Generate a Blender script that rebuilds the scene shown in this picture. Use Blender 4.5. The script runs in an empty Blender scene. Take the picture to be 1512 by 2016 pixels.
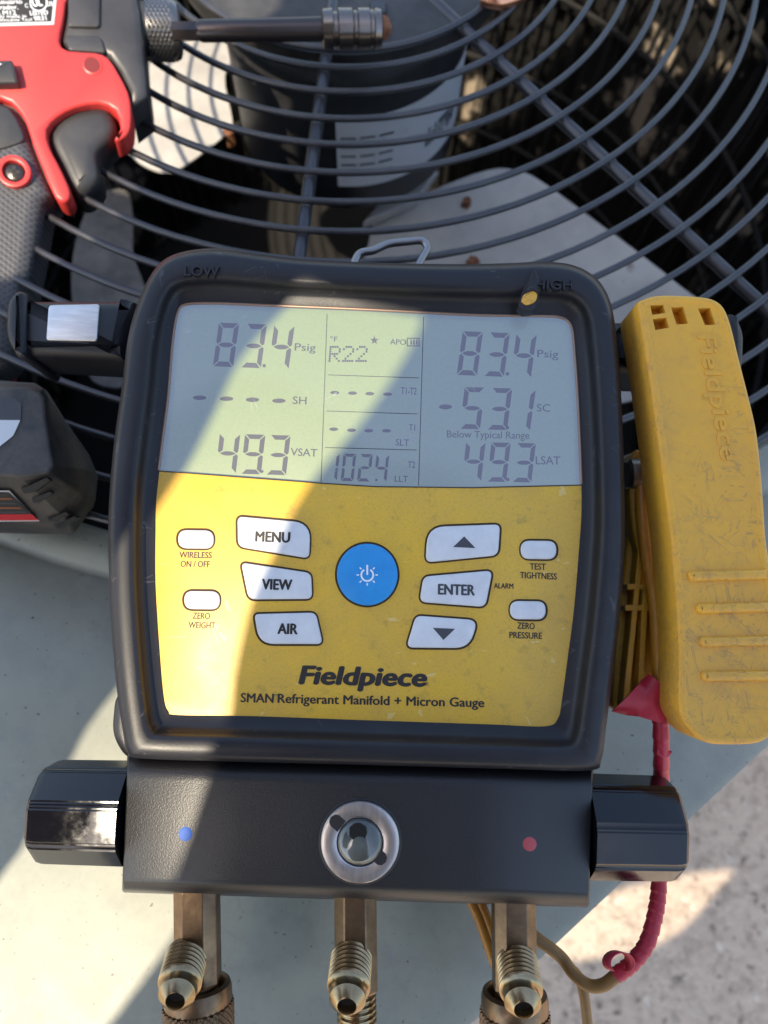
import bpy, bmesh, math, random
from math import sin, cos, pi, radians, sqrt
from mathutils import Vector, Matrix
random.seed(7)
SC = bpy.context.scene
COL = SC.collection

# ------------------------------------------------------------------ camera, sky, sun, exposure
F = 1450.0                                   # focal length in photo pixels (photo 1512 x 2016)
TX, TY = radians(1.7), radians(17.8)         # tilt of the unit's top against the image plane
N_ = Vector((sin(TX), sin(TY), 0)); N_.z = sqrt(1 - N_.x**2 - N_.y**2)
E1 = Vector((0, 1, 0)).cross(N_).normalized(); E2 = N_.cross(E1)
M = Matrix((E1, E2, N_))                     # camera axes -> world axes (world z = up, panel at z = 0)
ZG = 0.012                                   # height of the fan guard above the panel
CAM = Vector((0, 0, ZG + 0.274))
camd = bpy.data.cameras.new('camera'); cam = bpy.data.objects.new('camera', camd); COL.objects.link(cam)
cam.matrix_world = Matrix.Translation(CAM) @ M.to_4x4()
camd.sensor_fit = 'HORIZONTAL'; camd.sensor_width = 36; camd.lens = F / 1512 * 36
camd.clip_start = 0.005; camd.clip_end = 200
camd.dof.use_dof = True; camd.dof.focus_distance = 0.212; camd.dof.aperture_fstop = 17
SC.camera = cam

SUN_CAM = Vector((-0.29, -0.16, 0.945)).normalized()      # towards the sun, camera axes
SUN = (M @ SUN_CAM).normalized()
wd = bpy.data.worlds.new('World'); SC.world = wd; wd.use_nodes = True
nt = wd.node_tree; bg = nt.nodes['Background']
sky = nt.nodes.new('ShaderNodeTexSky'); sky.sky_type = 'NISHITA'; sky.sun_disc = False
sky.sun_elevation = math.asin(SUN.z); sky.sun_rotation = math.atan2(SUN.x, SUN.y)
sky.air_density = 1.0; sky.dust_density = 1.6; sky.ozone_density = 1.0
nt.links.new(sky.outputs[0], bg.inputs[0]); bg.inputs[1].default_value = 0.15
sl = bpy.data.lights.new('sun', 'SUN'); so = bpy.data.objects.new('sun', sl); COL.objects.link(so)
sl.energy = 2.7; sl.angle = radians(0.55); sl.color = (1, 0.90, 0.74)
so.rotation_euler = SUN.to_track_quat('Z', 'Y').to_euler()
SC.view_settings.view_transform = 'Standard'; SC.view_settings.look = 'None'
SC.view_settings.exposure = 1.48; SC.view_settings.use_white_balance = True; SC.view_settings.white_balance_temperature = 7000; SC.view_settings.white_balance_tint = 9; SC.view_settings.gamma = 1
SC.view_settings.use_curve_mapping = False
SC.cycles.use_denoising = True
SC.cycles.max_bounces = 8; SC.cycles.transparent_max_bounces = 12
SC.cycles.caustics_reflective = False; SC.cycles.caustics_refractive = False

# ------------------------------------------------------------------ frames: where a line of sight meets a plane of the place
def ray(px, py):
    return M @ Vector(((px - 756) / F, (1008 - py) / F, -1))
def on_z(px, py, z):
    d = ray(px, py); return CAM + d * ((z - CAM.z) / d.z)
class Frame:
    def __init__(s, px, py, depth, n_cam, roll):
        s.o = CAM + ray(px, py) * depth
        n = (M @ Vector(n_cam)).normalized()
        x = M @ Vector((cos(roll), sin(roll), 0)); x = (x - n * x.dot(n)).normalized()
        s.n, s.x, s.y = n, x, n.cross(x)
        s.m = Matrix((s.x, s.y, s.n)).transposed().to_4x4(); s.m.translation = s.o
        s.inv = s.m.inverted()
    def __call__(s, px, py, h=0.0):           # h in mm above the frame's plane; local coordinates
        d = ray(px, py); t = ((s.o + s.n * (h * .001)) - CAM).dot(s.n) / d.dot(s.n)
        return s.inv @ (CAM + d * t)
GA = radians(8)
G = Frame(723, 1130, 0.212, (0.0, sin(GA), cos(GA)), radians(-1.9))
D = Frame(130, 230, 0.318, (0.22, -0.02, 0.97), radians(-2.5))
class WFrame:                                 # horizontal frame with its origin on the panel
    def __init__(s, o): s.o = Vector(o); s.m = Matrix.Translation(s.o)
    def __call__(s, px, py, h=0.0): return on_z(px, py, s.o.z + h * .001) - s.o

# ------------------------------------------------------------------ object helpers
def link(name, me, mat, parent):
    if mat is not None: me.materials.append(mat)
    o = bpy.data.objects.new(name, me); COL.objects.link(o)
    if parent is not None: o.parent = parent
    return o
def mesh(name, vs, fs, mat, parent=None, smooth=40, bevel=0, seg=3):
    me = bpy.data.meshes.new(name); me.from_pydata([tuple(v) for v in vs], [], fs); me.validate()
    bm = bmesh.new(); bm.from_mesh(me); bmesh.ops.recalc_face_normals(bm, faces=bm.faces); bm.to_mesh(me); bm.free()
    if smooth:
        me.shade_smooth(); me.set_sharp_from_angle(angle=radians(smooth))
    o = link(name, me, mat, parent)
    if bevel:
        b = o.modifiers.new('bevel', 'BEVEL'); b.width = bevel; b.segments = seg; b.limit_method = 'ANGLE'
        b.angle_limit = radians(38); b.harden_normals = True
    return o
def root(name, label, cat, frame_m):
    o = bpy.data.objects.new(name, None); COL.objects.link(o); o.matrix_world = frame_m
    o.empty_display_size = .02; o['label'] = label; o['category'] = cat
    return o
def tag(o, label, cat):
    o['label'] = label; o['category'] = cat; return o
def loft(rings, cap0=True, cap1=True, closed=True):
    vs, fs = [], []; n = len(rings[0])
    for r in rings: vs += r
    for i in range(len(rings) - 1):
        for j in range(n if closed else n - 1):
            k = (j + 1) % n
            fs.append((i*n + j, i*n + k, (i+1)*n + k, (i+1)*n + j))
    if cap0: fs.append(tuple(range(n)))
    if cap1: fs.append(tuple(range((len(rings)-1)*n, len(rings)*n)))
    return vs, fs
def rounded(pts, n=6):                        # polygon corners (x, y, r) -> outline
    out = []; m = len(pts)
    for i in range(m):
        p = Vector(pts[i][:2]); r = pts[i][2] if len(pts[i]) > 2 else 0
        a = Vector(pts[i-1][:2]); b = Vector(pts[(i+1) % m][:2])
        if r <= 0: out.append(tuple(p)); continue
        da, db = (a - p), (b - p); r_ = min(r, da.length*.49, db.length*.49)
        A = p + da.normalized()*r_; B = p + db.normalized()*r_
        for k in range(n + 1):
            t = k / n; q = A*(1-t)**2 + p*2*t*(1-t) + B*t*t; out.append(tuple(q))
    return out
def spline(pts, per=5, closed=True):
    out = []; m = len(pts)
    rng = range(m) if closed else range(m - 1)
    for i in rng:
        P = [Vector(pts[(i+k) % m] if closed else pts[min(max(i+k, 0), m-1)]) for k in (-1, 0, 1, 2)]
        for k in range(per):
            t = k / per
            out.append(0.5*((2*P[1]) + (P[2]-P[0])*t + (2*P[0]-5*P[1]+4*P[2]-P[3])*t*t + (3*P[1]-P[0]-3*P[2]+P[3])*t**3))
    if not closed: out.append(Vector(pts[-1]))
    return out
def inset(ring, d):                           # ring of local vectors, offset inwards in its plane
    n = len(ring); ar = sum(ring[i].x*ring[(i+1) % n].y - ring[(i+1) % n].x*ring[i].y for i in range(n))
    s = 1 if ar > 0 else -1; out = []
    for i in range(n):
        a, p, b = ring[i-1], ring[i], ring[(i+1) % n]
        t1 = Vector((p.x-a.x, p.y-a.y)); t2 = Vector((b.x-p.x, b.y-p.y))
        if t1.length < 1e-9: t1 = t2
        if t2.length < 1e-9: t2 = t1
        n1 = Vector((-t1.y, t1.x)).normalized()*s; n2 = Vector((-t2.y, t2.x)).normalized()*s
        m = n1 + n2
        m = m.normalized() / max(.5, m.normalized().dot(n1)) if m.length > 1e-6 else n1
        out.append(Vector((p.x + m.x*d, p.y + m.y*d, p.z)))
    return out
def lift(ring, mm): return [Vector((p.x, p.y, p.z + mm*.001)) for p in ring]
def plate(name, fr, outline, h0, h1, mat, parent, rnd=0.6, smooth=35, steps=3):
    """solid with the given outline (photo pixels on plane h1), from h0 to h1 mm, its upper edge rounded by rnd mm"""
    base = [fr(x, y, h1) for x, y in outline]
    rings = [lift(base, h0 - h1), lift(base, -rnd)]
    for k in range(1, steps + 1):
        a = k / steps * pi / 2
        rings.append(lift(inset(base, rnd*.001*(1 - cos(a))), -rnd + rnd*sin(a)))
    vs, fs = loft(rings); return mesh(name, vs, fs, mat, parent, smooth)
def basis(d):
    d = d.normalized(); a = Vector((0, 0, 1)) if abs(d.z) < .9 else Vector((1, 0, 0))
    u = d.cross(a).normalized(); return d, u, d.cross(u)
def lathe(name, o, d, prof, mat, parent, n=40, caps=True, smooth=40, rfun=None):
    d, u, v = basis(d); rings = []
    for s, r in prof:
        ring = []
        for k in range(n):
            a = 2*pi*k/n; rr = r*(rfun(a, s) if rfun else 1)
            ring.append(o + d*s + u*(cos(a)*rr) + v*(sin(a)*rr))
        rings.append(ring)
    vs, fs = loft(rings, caps, caps); return mesh(name, vs, fs, mat, parent, smooth)
def tube_geo(path, rad, n=12, flat=1.0):
    rings = []; m = len(path); up = None
    for i, p in enumerate(path):
        t = (path[min(i+1, m-1)] - path[max(i-1, 0)]).normalized()
        if up is None: _, up, _ = basis(t)
        up = (up - t*up.dot(t)).normalized(); w = t.cross(up)
        r = rad(i/(m-1)) if callable(rad) else rad
        rings.append([p + up*(cos(2*pi*k/n)*r*flat) + w*(sin(2*pi*k/n)*r) for k in range(n)])
    return loft(rings)
def tube(name, path, rad, mat, parent, n=12, flat=1.0):
    vs, fs = tube_geo(path, rad, n, flat); return mesh(name, vs, fs, mat, parent, 50)
def box(c, ux, uy, uz):
    vs = [c + ux*a + uy*b + uz*e for a in (-1, 1) for b in (-1, 1) for e in (-1, 1)]
    return vs, [(0,1,3,2),(4,6,7,5),(0,4,5,1),(2,3,7,6),(0,2,6,4),(1,5,7,3)]
def merge(parts):
    vs, fs = [], []
    for v, f in parts:
        k = len(vs); vs += list(v); fs += [tuple(i + k for i in q) for q in f]
    return vs, fs
# text -> flat or raised mesh laid between two baseline points
_tc = {}
def text_geo(s, bold=0.0, ext=0.0):
    key = (s, bold, ext)
    if key not in _tc:
        c = bpy.data.curves.new('t', 'FONT'); c.body = s; c.size = 1; c.offset = bold; c.extrude = ext; c.resolution_u = 3
        o = bpy.data.objects.new('t', c); COL.objects.link(o)
        bpy.context.view_layer.update()
        me = bpy.data.meshes.new_from_object(o.evaluated_get(bpy.context.evaluated_depsgraph_get()))
        vs = [v.co.copy() for v in me.vertices]; fs = [tuple(p.vertices) for p in me.polygons]
        bpy.data.objects.remove(o); bpy.data.meshes.remove(me); bpy.data.curves.remove(c)
        _tc[key] = (vs, fs)
    return _tc[key]
CAPH = max(v.y for v in text_geo('H')[0])
def text(name, s, fr, p0, p1, cap, h, mat, parent, bold=0.015, slant=0.0, ext=0.0, ref=None):
    vs, fs = text_geo(s, 0.0, 0.5 if ext else 0.0)
    x0 = min(v.x for v in vs); x1 = max(v.x for v in vs)
    A, B = fr(p0[0], p0[1], h), fr(p1[0], p1[1], h); X = B - A; n = Vector((0, 0, 1)); U = n.cross(X.normalized())
    hh = cap*(fr(p0[0]+100, p0[1], h) - A).length/100
    Xn = X.normalized()
    shifts = [(0, 0)] if bold < .006 else [(-1, 0), (1, 0), (0, .55), (0, -.55)] if bold < .05 else [(-1, 0), (-.5, .5), (0, -.5), (.5, .5), (1, 0), (0, 0)]
    parts = []
    for i, (sx, sy) in enumerate(shifts):
        parts.append(([A + X*((v.x-x0)/(x1-x0)) + U*((v.y + sy*bold)/CAPH*hh) + Xn*((slant*v.y + sx*bold)/CAPH*hh) + n*(v.z*ext*.001 + i*8e-6) for v in vs], fs))
    return mesh(name, *merge(parts), mat, parent, 0)

# ------------------------------------------------------------------ materials
class NT:
    def __init__(s, name):
        s.m = bpy.data.materials.new(name); s.m.use_nodes = True; s.t = s.m.node_tree
        s.b = s.t.nodes['Principled BSDF']; s.tc = s.t.nodes.new('ShaderNodeTexCoord').outputs['Object']
    def n(s, typ, **kw):
        o = s.t.nodes.new(typ)
        for k, v in kw.items():
            if k.startswith('i_'):
                key = k[2:]
                key = int(key) if key.isdigit() else key.replace('_', ' ')
                if hasattr(v, 'is_output') or hasattr(v, 'links') and not isinstance(v, (tuple, list, float, int)): s.t.links.new(v, o.inputs[key])
                else: o.inputs[key].default_value = v
            else: setattr(o, k, v)
        return o
    def vec(s, scale=(1, 1, 1), rot=(0, 0, 0)):
        mp = s.n('ShaderNodeMapping'); s.t.links.new(s.tc, mp.inputs[0]); mp.inputs['Scale'].default_value = scale; mp.inputs['Rotation'].default_value = rot
        return mp.outputs[0]
    def noise(s, sc, det=4, rough=.55, vec=None, dist=0.0):
        o = s.n('ShaderNodeTexNoise', i_Scale=float(sc), i_Detail=float(det), i_Roughness=rough, i_Distortion=dist)
        s.t.links.new(vec or s.tc, o.inputs['Vector']); return o.outputs[0]
    def ramp(s, v, stops):
        o = s.n('ShaderNodeValToRGB'); s.t.links.new(v, o.inputs[0]); e = o.color_ramp.elements
        while len(e) < len(stops): e.new(.5)
        for q, (p, c) in zip(e, stops):
            q.position = p; q.color = (c, c, c, 1) if isinstance(c, (int, float)) else (*c, 1)
        return o.outputs[0]
    def mix(s, f, a, b, mode='MIX'):
        o = s.n('ShaderNodeMix', data_type='RGBA', blend_type=mode)
        for sock, v in ((o.inputs[0], f), (o.inputs[6], a), (o.inputs[7], b)):
            if isinstance(v, (int, float)): sock.default_value = v
            elif isinstance(v, (tuple, list)): sock.default_value = (*v, 1)
            else: s.t.links.new(v, sock)
        return o.outputs[2]
    def math(s, op, a, b=0.0):
        o = s.n('ShaderNodeMath', operation=op)
        for sock, v in ((o.inputs[0], a), (o.inputs[1], b)):
            if isinstance(v, (int, float)): sock.default_value = v
            else: s.t.links.new(v, sock)
        return o.outputs[0]
    def set(s, **kw):
        for k, v in kw.items():
            key = {'col': 'Base Color', 'rough': 'Roughness', 'metal': 'Metallic', 'coat': 'Coat Weight', 'coatr': 'Coat Roughness', 'spec': 'Specular IOR Level', 'sss': 'Subsurface Weight'}[k]
            if isinstance(v, tuple): s.b.inputs[key].default_value = (*v, 1)
            elif isinstance(v, (int, float)): s.b.inputs[key].default_value = v
            else: s.t.links.new(v, s.b.inputs[key])
        return s
    def bump(s, hgt, strength=.3, dist=.0005):
        o = s.n('ShaderNodeBump'); o.inputs['Strength'].default_value = strength; o.inputs['Distance'].default_value = dist
        s.t.links.new(hgt, o.inputs['Height']); s.t.links.new(o.outputs[0], s.b.inputs['Normal']); return s
    def scratches(s, sc, rots, thin=.018, cut=.58):
        """thin lines: narrow contours of stretched noise, in several directions, shown only in patches"""
        acc = None
        for i, a in enumerate(rots):
            mp = s.n('ShaderNodeMapping', vector_type='TEXTURE'); s.t.links.new(s.tc, mp.inputs[0])
            mp.inputs['Rotation'].default_value = (0, 0, a); mp.inputs['Scale'].default_value = (1/sc, 1/(sc*.09), 1/sc); v = mp.outputs[0]
            n1 = s.noise(1.0, 1, .4, v)
            d = s.math('ABSOLUTE', s.math('SUBTRACT', n1, .5))
            ln = s.math('LESS_THAN', d, thin)
            pn = s.math('GREATER_THAN', s.noise(90 + 37*i, 3, .6, s.vec((1, 1, 1), (i, 0, a))), cut)
            q = s.math('MULTIPLY', ln, pn)
            acc = q if acc is None else s.math('MAXIMUM', acc, q)
        return acc
def plain(name, col, rough=.5, metal=0, **kw):
    t = NT(name); t.set(col=col, rough=rough, metal=metal, **kw); return t
MT = {}
t = NT('painted_steel')
mot = t.ramp(t.noise(14, 5, .6), [(.3, (.27, .275, .225)), (.7, (.34, .345, .28))])
spk = t.ramp(t.noise(420, 2, .5), [(.69, 0.0), (.74, 1.0)])
drt = t.ramp(t.noise(38, 6, .75), [(.44, 0.0), (.72, .75)])
c = t.mix(drt, mot, (.22, .22, .19)); c = t.mix(spk, c, (.10, .09, .07))
c = t.mix(t.math('MULTIPLY', t.scratches(60, (.3, 1.2), .012, .6), .35), c, (.25, .26, .25))
t.set(col=c, rough=t.ramp(t.noise(40, 4), [(.3, .35), (.7, .55)])); t.bump(t.noise(500, 2), .06, .0004); MT['sheet'] = t.m
t = NT('coated_wire'); d_ = t.noise(60, 4)
t.set(col=t.ramp(d_, [(.3, (.02, .02, .027)), (.75, (.045, .044, .048))]), rough=t.ramp(d_, [(.3, .28), (.7, .42)]), spec=.65); t.bump(t.noise(900, 2), .08, .0003); MT['guard'] = t.m
t = NT('dusty_black_plate'); d_ = t.noise(45, 6, .7)
c = t.ramp(d_, [(.3, (.018, .018, .02)), (.7, (.06, .058, .055))])
t.set(col=c, rough=.5); t.bump(t.noise(120, 4), .2, .0006); MT['plate'] = t.m
t = NT('rust'); t.set(col=t.ramp(t.noise(300, 5), [(.35, (.10, .03, .015)), (.7, (.30, .13, .06))]), rough=.9); MT['rust'] = t.m
t = NT('fan_metal'); d_ = t.noise(22, 5, .65)
c = t.ramp(d_, [(.3, (.36, .34, .31)), (.65, (.50, .48, .44))])
c = t.mix(t.ramp(t.noise(34, 4, .6), [(.68, 0.0), (.76, .8)]), c, (.16, .08, .045))
t.set(col=c, rough=.5); MT['blade'] = t.m
t = NT('shaded_grimy_blade'); t.set(col=t.ramp(t.noise(30, 6, .75), [(.3, (.05, .05, .05)), (.7, (.20, .19, .175))]), rough=.6); MT['shaded_grimy'] = t.m  # mottled grime, its tone darkened to paint in this blade's shade
t = NT('motor_paint'); t.set(col=t.ramp(t.noise(60, 4), [(.3, (.012, .012, .014)), (.7, (.03, .03, .032))]), rough=.45); MT['motor'] = t.m
MT['label'] = plain('paper_label', (.62, .63, .64), .5).m
t = NT('coil_fin_sun_patches'); d_ = t.noise(11, 4, .6); t.set(col=t.ramp(d_, [(.555, (.010, .0095, .009)), (.61, (.40, .33, .25))]), rough=.6); MT['coil'] = t.m  # beige noise patches paint sunlit spots onto the dark coil
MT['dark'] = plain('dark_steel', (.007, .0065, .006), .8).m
t = NT('concrete'); a = t.noise(9, 6, .7); b_ = t.noise(55, 5, .7); 
c = t.mix(.5, t.ramp(a, [(.3, (.34, .26, .20)), (.7, (.50, .40, .31))]), t.ramp(b_, [(.34, (.15, .11, .085)), (.52, (.48, .38, .30))]))
c = t.mix(t.ramp(t.noise(85, 3, .6), [(.60, 0.0), (.68, .8)]), c, (.10, .08, .065)); c = t.mix(t.ramp(t.noise(70, 3, .6, t.vec((1, 1, 1), (.5, 0, .8))), [(.62, 0.0), (.70, .6)]), c, (.62, .55, .46))
t.set(col=c, rough=.9); t.bump(b_, .9, .006); MT['concrete'] = t.m

t = NT('rubber_boot'); n1 = t.noise(35, 5, .7)
du = t.ramp(t.noise(22, 6, .75), [(.5, 0.0), (.85, .5)])
c = t.mix(du, (.010, .010, .014), (.040, .037, .037))
sc_ = t.scratches(240, (.4, 2.0, 1.1), .010, .62)
c = t.mix(t.math('MULTIPLY', sc_, .22), c, (.16, .15, .15))
t.set(col=c, rough=t.ramp(n1, [(.3, .38), (.7, .48)]), spec=.42)
t.bump(t.math('ADD', t.noise(1600, 2), t.math('MULTIPLY', sc_, -.6)), .10, .0003); MT['boot'] = t.m
t = NT('powder_coat'); vo = t.noise(2600, 1, .5)
t.set(col=(.007, .007, .009), rough=.42, spec=.65); t.bump(vo, .35, .00018); MT['powder'] = t.m
t = NT('gloss_plastic'); g1 = t.noise(120, 5, .7)
t.set(col=(.004, .004, .006), rough=t.ramp(g1, [(.4, .06), (.75, .26)]), spec=.5); t.bump(t.noise(300, 3), .04, .0003); MT['gloss'] = t.m
t = NT('yellow_face'); d1 = t.noise(26, 6, .75); d2 = t.noise(190, 4, .7)
c = t.mix(t.ramp(d1, [(.40, 0.0), (.70, .7)]), (.76, .44, .04), (.56, .33, .07))
c = t.mix(t.ramp(d2, [(.56, 0.0), (.78, .55)]), c, (.22, .15, .05)); c = t.mix(t.ramp(t.noise(1400, 2, .6), [(.5, 0.0), (.8, .35)]), c, (.30, .20, .05))
c = t.mix(t.math('MULTIPLY', t.scratches(150, (.5, 1.7), .012, .64), .35), c, (.80, .68, .35))
t.set(col=c, rough=t.ramp(d1, [(.3, .34), (.7, .5)])); t.bump(t.noise(1500, 2), .05, .0002); MT['yellow'] = t.m
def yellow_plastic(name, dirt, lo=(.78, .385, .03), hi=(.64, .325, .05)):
    t = NT(name); d1 = t.noise(28, 6, .75); d2 = t.noise(900, 5, .8)
    c = t.mix(t.ramp(d1, [(.35, 0.0), (.7, 1.0)]), lo, hi)
    s1 = t.math('MULTIPLY', t.scratches(640, (.2, .9, 1.5, 2.2, 2.8), .015, .55), t.ramp(t.noise(30, 4), [(.40, 0.15), (.54, 1.0)]))
    s2 = t.math('MULTIPLY', t.ramp(d2, [(.60, 0.0), (.72, 1.0)]), t.ramp(t.noise(40, 4), [(.46, 0.0), (.64, 1.0)]))
    sm_ = t.ramp(t.noise(48, 6, .8), [(.48, 0.0), (.74, .6)]); c = t.mix(sm_, c, (.36, .20, .07))
    c = t.mix(t.math('MULTIPLY', s2, .45), c, (.17, .11, .08)); c = t.mix(t.math('MULTIPLY', s1, .38), c, (.19, .12, .08))
    t.set(col=c, rough=.48, sss=0.0); t.bump(t.math('ADD', t.noise(900, 3), t.math('MULTIPLY', s1, -.8)), .12, .0004); return t.m
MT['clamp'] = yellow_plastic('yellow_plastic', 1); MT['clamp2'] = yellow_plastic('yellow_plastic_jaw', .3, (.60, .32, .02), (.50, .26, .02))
t = NT('button_white'); t.set(col=t.ramp(t.noise(160, 5, .7), [(.3, (.60, .60, .62)), (.7, (.72, .72, .73))]), rough=.42); MT['white'] = t.m
t = NT('button_blue'); t.set(col=t.ramp(t.noise(160, 5, .7), [(.3, (.008, .24, .60)), (.7, (.015, .30, .68))]), rough=.4); MT['blue'] = t.m
MT['ink'] = plain('black_ink', (.018, .016, .016), .5).m
MT['gap'] = plain('button_gap', (.05, .025, .008), .8).m
MT['greyink'] = plain('grey_ink', (.055, .055, .065), .5).m
MT['whiteink'] = plain('white_ink', (.80, .83, .85), .5).m
t = NT('lcd_back'); d1 = t.noise(2200, 2)
t.set(col=t.ramp(d1, [(.3, (.17, .215, .04)), (.7, (.20, .245, .05))]), rough=.5); t.b.inputs['Emission Color'].default_value = (.38, .56, .96, 1); t.b.inputs['Emission Strength'].default_value = .125; MT['lcd'] = t.m  # bluish glow added to lift the screen where it is shaded, backlight assumed on
MT['seg'] = (t := plain('lcd_segment', (.05, .05, .03), .5)).m; t.b.inputs['Emission Color'].default_value = (.40, .48, 1.0, 1); t.b.inputs['Emission Strength'].default_value = .068  # segments glow too, so the digits fade in the shade
MT['segd'] = plain('lcd_line', (.075, .085, .09), .5).m
# clear lens: thin sheet that lets light straight through and mirrors the sky
t = NT('clear_lens'); t.t.nodes.remove(t.b); out = [n for n in t.t.nodes if n.type == 'OUTPUT_MATERIAL'][0]
tr = t.n('ShaderNodeBsdfTransparent'); gl = t.n('ShaderNodeBsdfGlossy'); gl.inputs['Roughness'].default_value = .10
df = t.n('ShaderNodeBsdfDiffuse'); df.inputs[0].default_value = (.75, .78, .8, 1)
fr_ = t.n('ShaderNodeFresnel'); fr_.inputs[0].default_value = 1.55
m1 = t.n('ShaderNodeMixShader'); t.t.links.new(fr_.outputs[0], m1.inputs[0]); t.t.links.new(tr.outputs[0], m1.inputs[1]); t.t.links.new(gl.outputs[0], m1.inputs[2])
dust = t.math('ADD', t.math('MULTIPLY', t.scratches(300, (.3, 1.9), .007, .64), .14), t.ramp(t.noise(900, 3, .8), [(.70, 0.015), (.80, .10)]))
m2 = t.n('ShaderNodeMixShader'); t.t.links.new(dust, m2.inputs[0]); t.t.links.new(m1.outputs[0], m2.inputs[1]); t.t.links.new(df.outputs[0], m2.inputs[2])
t.t.links.new(m2.outputs[0], out.inputs[0]); MT['lens'] = t.m
t = NT('bronze_edge'); t.set(col=(.30, .20, .15), rough=.4, metal=.6); MT['bronze'] = t.m
t = NT('old_brass'); n1 = t.noise(130, 5, .7)
t.set(col=t.ramp(n1, [(.3, (.15, .095, .06)), (.7, (.28, .19, .11))]), rough=t.ramp(n1, [(.3, .42), (.7, .30)]), metal=.9); t.bump(t.noise(700, 3), .15, .0003); MT['brass'] = t.m
t = NT('worn_brass'); n1 = t.noise(200, 5, .7)
t.set(col=t.ramp(n1, [(.3, (.26, .18, .095)), (.7, (.46, .345, .20))]), rough=.27, metal=1.0); t.bump(t.noise(500, 3), .10, .0003); MT['brass2'] = t.m
t = NT('brushed_nickel'); n1 = t.noise(1, 4, .6, t.vec((900, 160, 300), (0, 0, .6)))
t.set(col=t.ramp(n1, [(.3, (.50, .46, .44)), (.7, (.66, .62, .61))]), rough=.34, metal=.95); MT['nickel'] = t.m
t = NT('sight_glass'); t.set(col=t.ramp(t.noise(90, 5), [(.35, (.05, .055, .05)), (.7, (.15, .155, .14))]), rough=.12, coat=1.0, coatr=.03); MT['sight'] = t.m
MT['pupil'] = plain('sight_pupil', (.012, .014, .014), .25, coat=1.0).m
MT['bluedot'] = plain('blue_enamel', (.02, .09, .36), .6).m
MT['reddot'] = plain('red_enamel', (.42, .07, .08), .35).m
t = NT('worn_steel'); n1 = t.noise(1, 5, .65, t.vec((120, 900, 200))); t.set(col=t.ramp(n1, [(.3, (.55, .54, .53)), (.7, (.74, .73, .72))]), rough=.38, metal=.9); MT['magnet'] = t.m
t = NT('chrome_wire'); t.set(col=(.26, .26, .27), rough=.38, metal=1.0); MT['chrome'] = t.m
t = NT('red_tape'); n1 = t.noise(60, 5, .7); t.set(col=t.mix(t.ramp(t.noise(260, 4, .7), [(.60, 0.0), (.75, .7)]), t.ramp(n1, [(.3, (.40, .012, .03)), (.7, (.54, .03, .06))]), (.10, .015, .02)), rough=.42); t.bump(n1, .25, .0006); MT['tape'] = t.m
t = NT('cord_jacket'); t.set(col=t.ramp(t.noise(120, 4), [(.3, (.42, .17, .015)), (.7, (.52, .24, .03))]), rough=.38); MT['cord'] = t.m
t = NT('brown_jacket'); t.set(col=t.ramp(t.noise(120, 4), [(.3, (.19, .095, .025)), (.7, (.28, .15, .04))]), rough=.5); MT['cord2'] = t.m
t = NT('red_shell'); n1 = t.noise(40, 6, .75); c = t.mix(t.ramp(n1, [(.55, 0.0), (.85, .5)]), (.56, .045, .042), (.24, .03, .03))
t.set(col=c, rough=.36, spec=.5); t.bump(t.noise(1300, 2), .06, .0003); MT['red'] = t.m
t = NT('black_shell'); n1 = t.noise(40, 5, .7); t.set(col=t.ramp(n1, [(.3, (.026, .026, .029)), (.75, (.055, .054, .056))]), rough=.40); t.bump(t.noise(1100, 2), .08, .0003); MT['tool'] = t.m
def knurl_mat(name, c0, c1, sc, metal, rough, ang=.55):
    t = NT(name); h = None
    for a in (ang, -ang):
        w = t.n('ShaderNodeTexWave', wave_type='BANDS', bands_direction='X', wave_profile='TRI'); w.inputs['Scale'].default_value = sc
        t.t.links.new(t.vec((1, 1, 1), (0, 0, a)), w.inputs['Vector']); h = w.outputs[1] if h is None else t.math('MINIMUM', h, w.outputs[1])
    t.set(col=t.ramp(h, [(.05, c0), (.35, c1)]), rough=rough, metal=metal); t.bump(h, .35, .0005); return t.m
MT['grip'] = knurl_mat('grip_rubber', (.085, .085, .095), (.045, .045, .052), 150, 0, .5, .95)
t = NT('battery_shell'); n1 = t.noise(30, 6, .75); c = t.mix(t.ramp(n1, [(.38, 0.0), (.72, .8)]), (.028, .027, .028), (.15, .125, .10))
t.set(col=c, rough=.6); t.bump(t.noise(260, 4), .3, .0006); MT['battery'] = t.m
MT['shaft'] = plain('phosphate_steel', (.085, .07, .068), .32, .85).m
MT['socket'] = plain('oiled_steel', (.22, .19, .17), .25, .95).m
MT['collet'] = plain('collet_steel', (.20, .19, .185), .30, .95).m
MT['orange'] = plain('orange_ink', (.30, .09, .03), .5).m
MT['redink'] = plain('red_ink', (.55, .02, .03), .5).m
t = NT('copper'); t.set(col=(.72, .34, .22), rough=.3, metal=1.0); MT['copper'] = t.m; MT['wellred'] = plain('well_red', (.16, .012, .012), .6).m
t = NT('sleeve_cloth'); t.set(col=t.ramp(t.noise(400, 3), [(.3, (.05, .055, .07)), (.7, (.08, .085, .10))]), rough=.9); MT['cloth'] = t.m

# ================================================================== ground
gs = 12.0
vs = [Vector((x, y, -0.62)) for x, y in ((-gs, -gs), (gs, -gs), (gs, gs), (-gs, gs))]
o = mesh('patio_ground', vs, [(0, 1, 2, 3)], MT['concrete'], None, 0); o['kind'] = 'structure'

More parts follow.
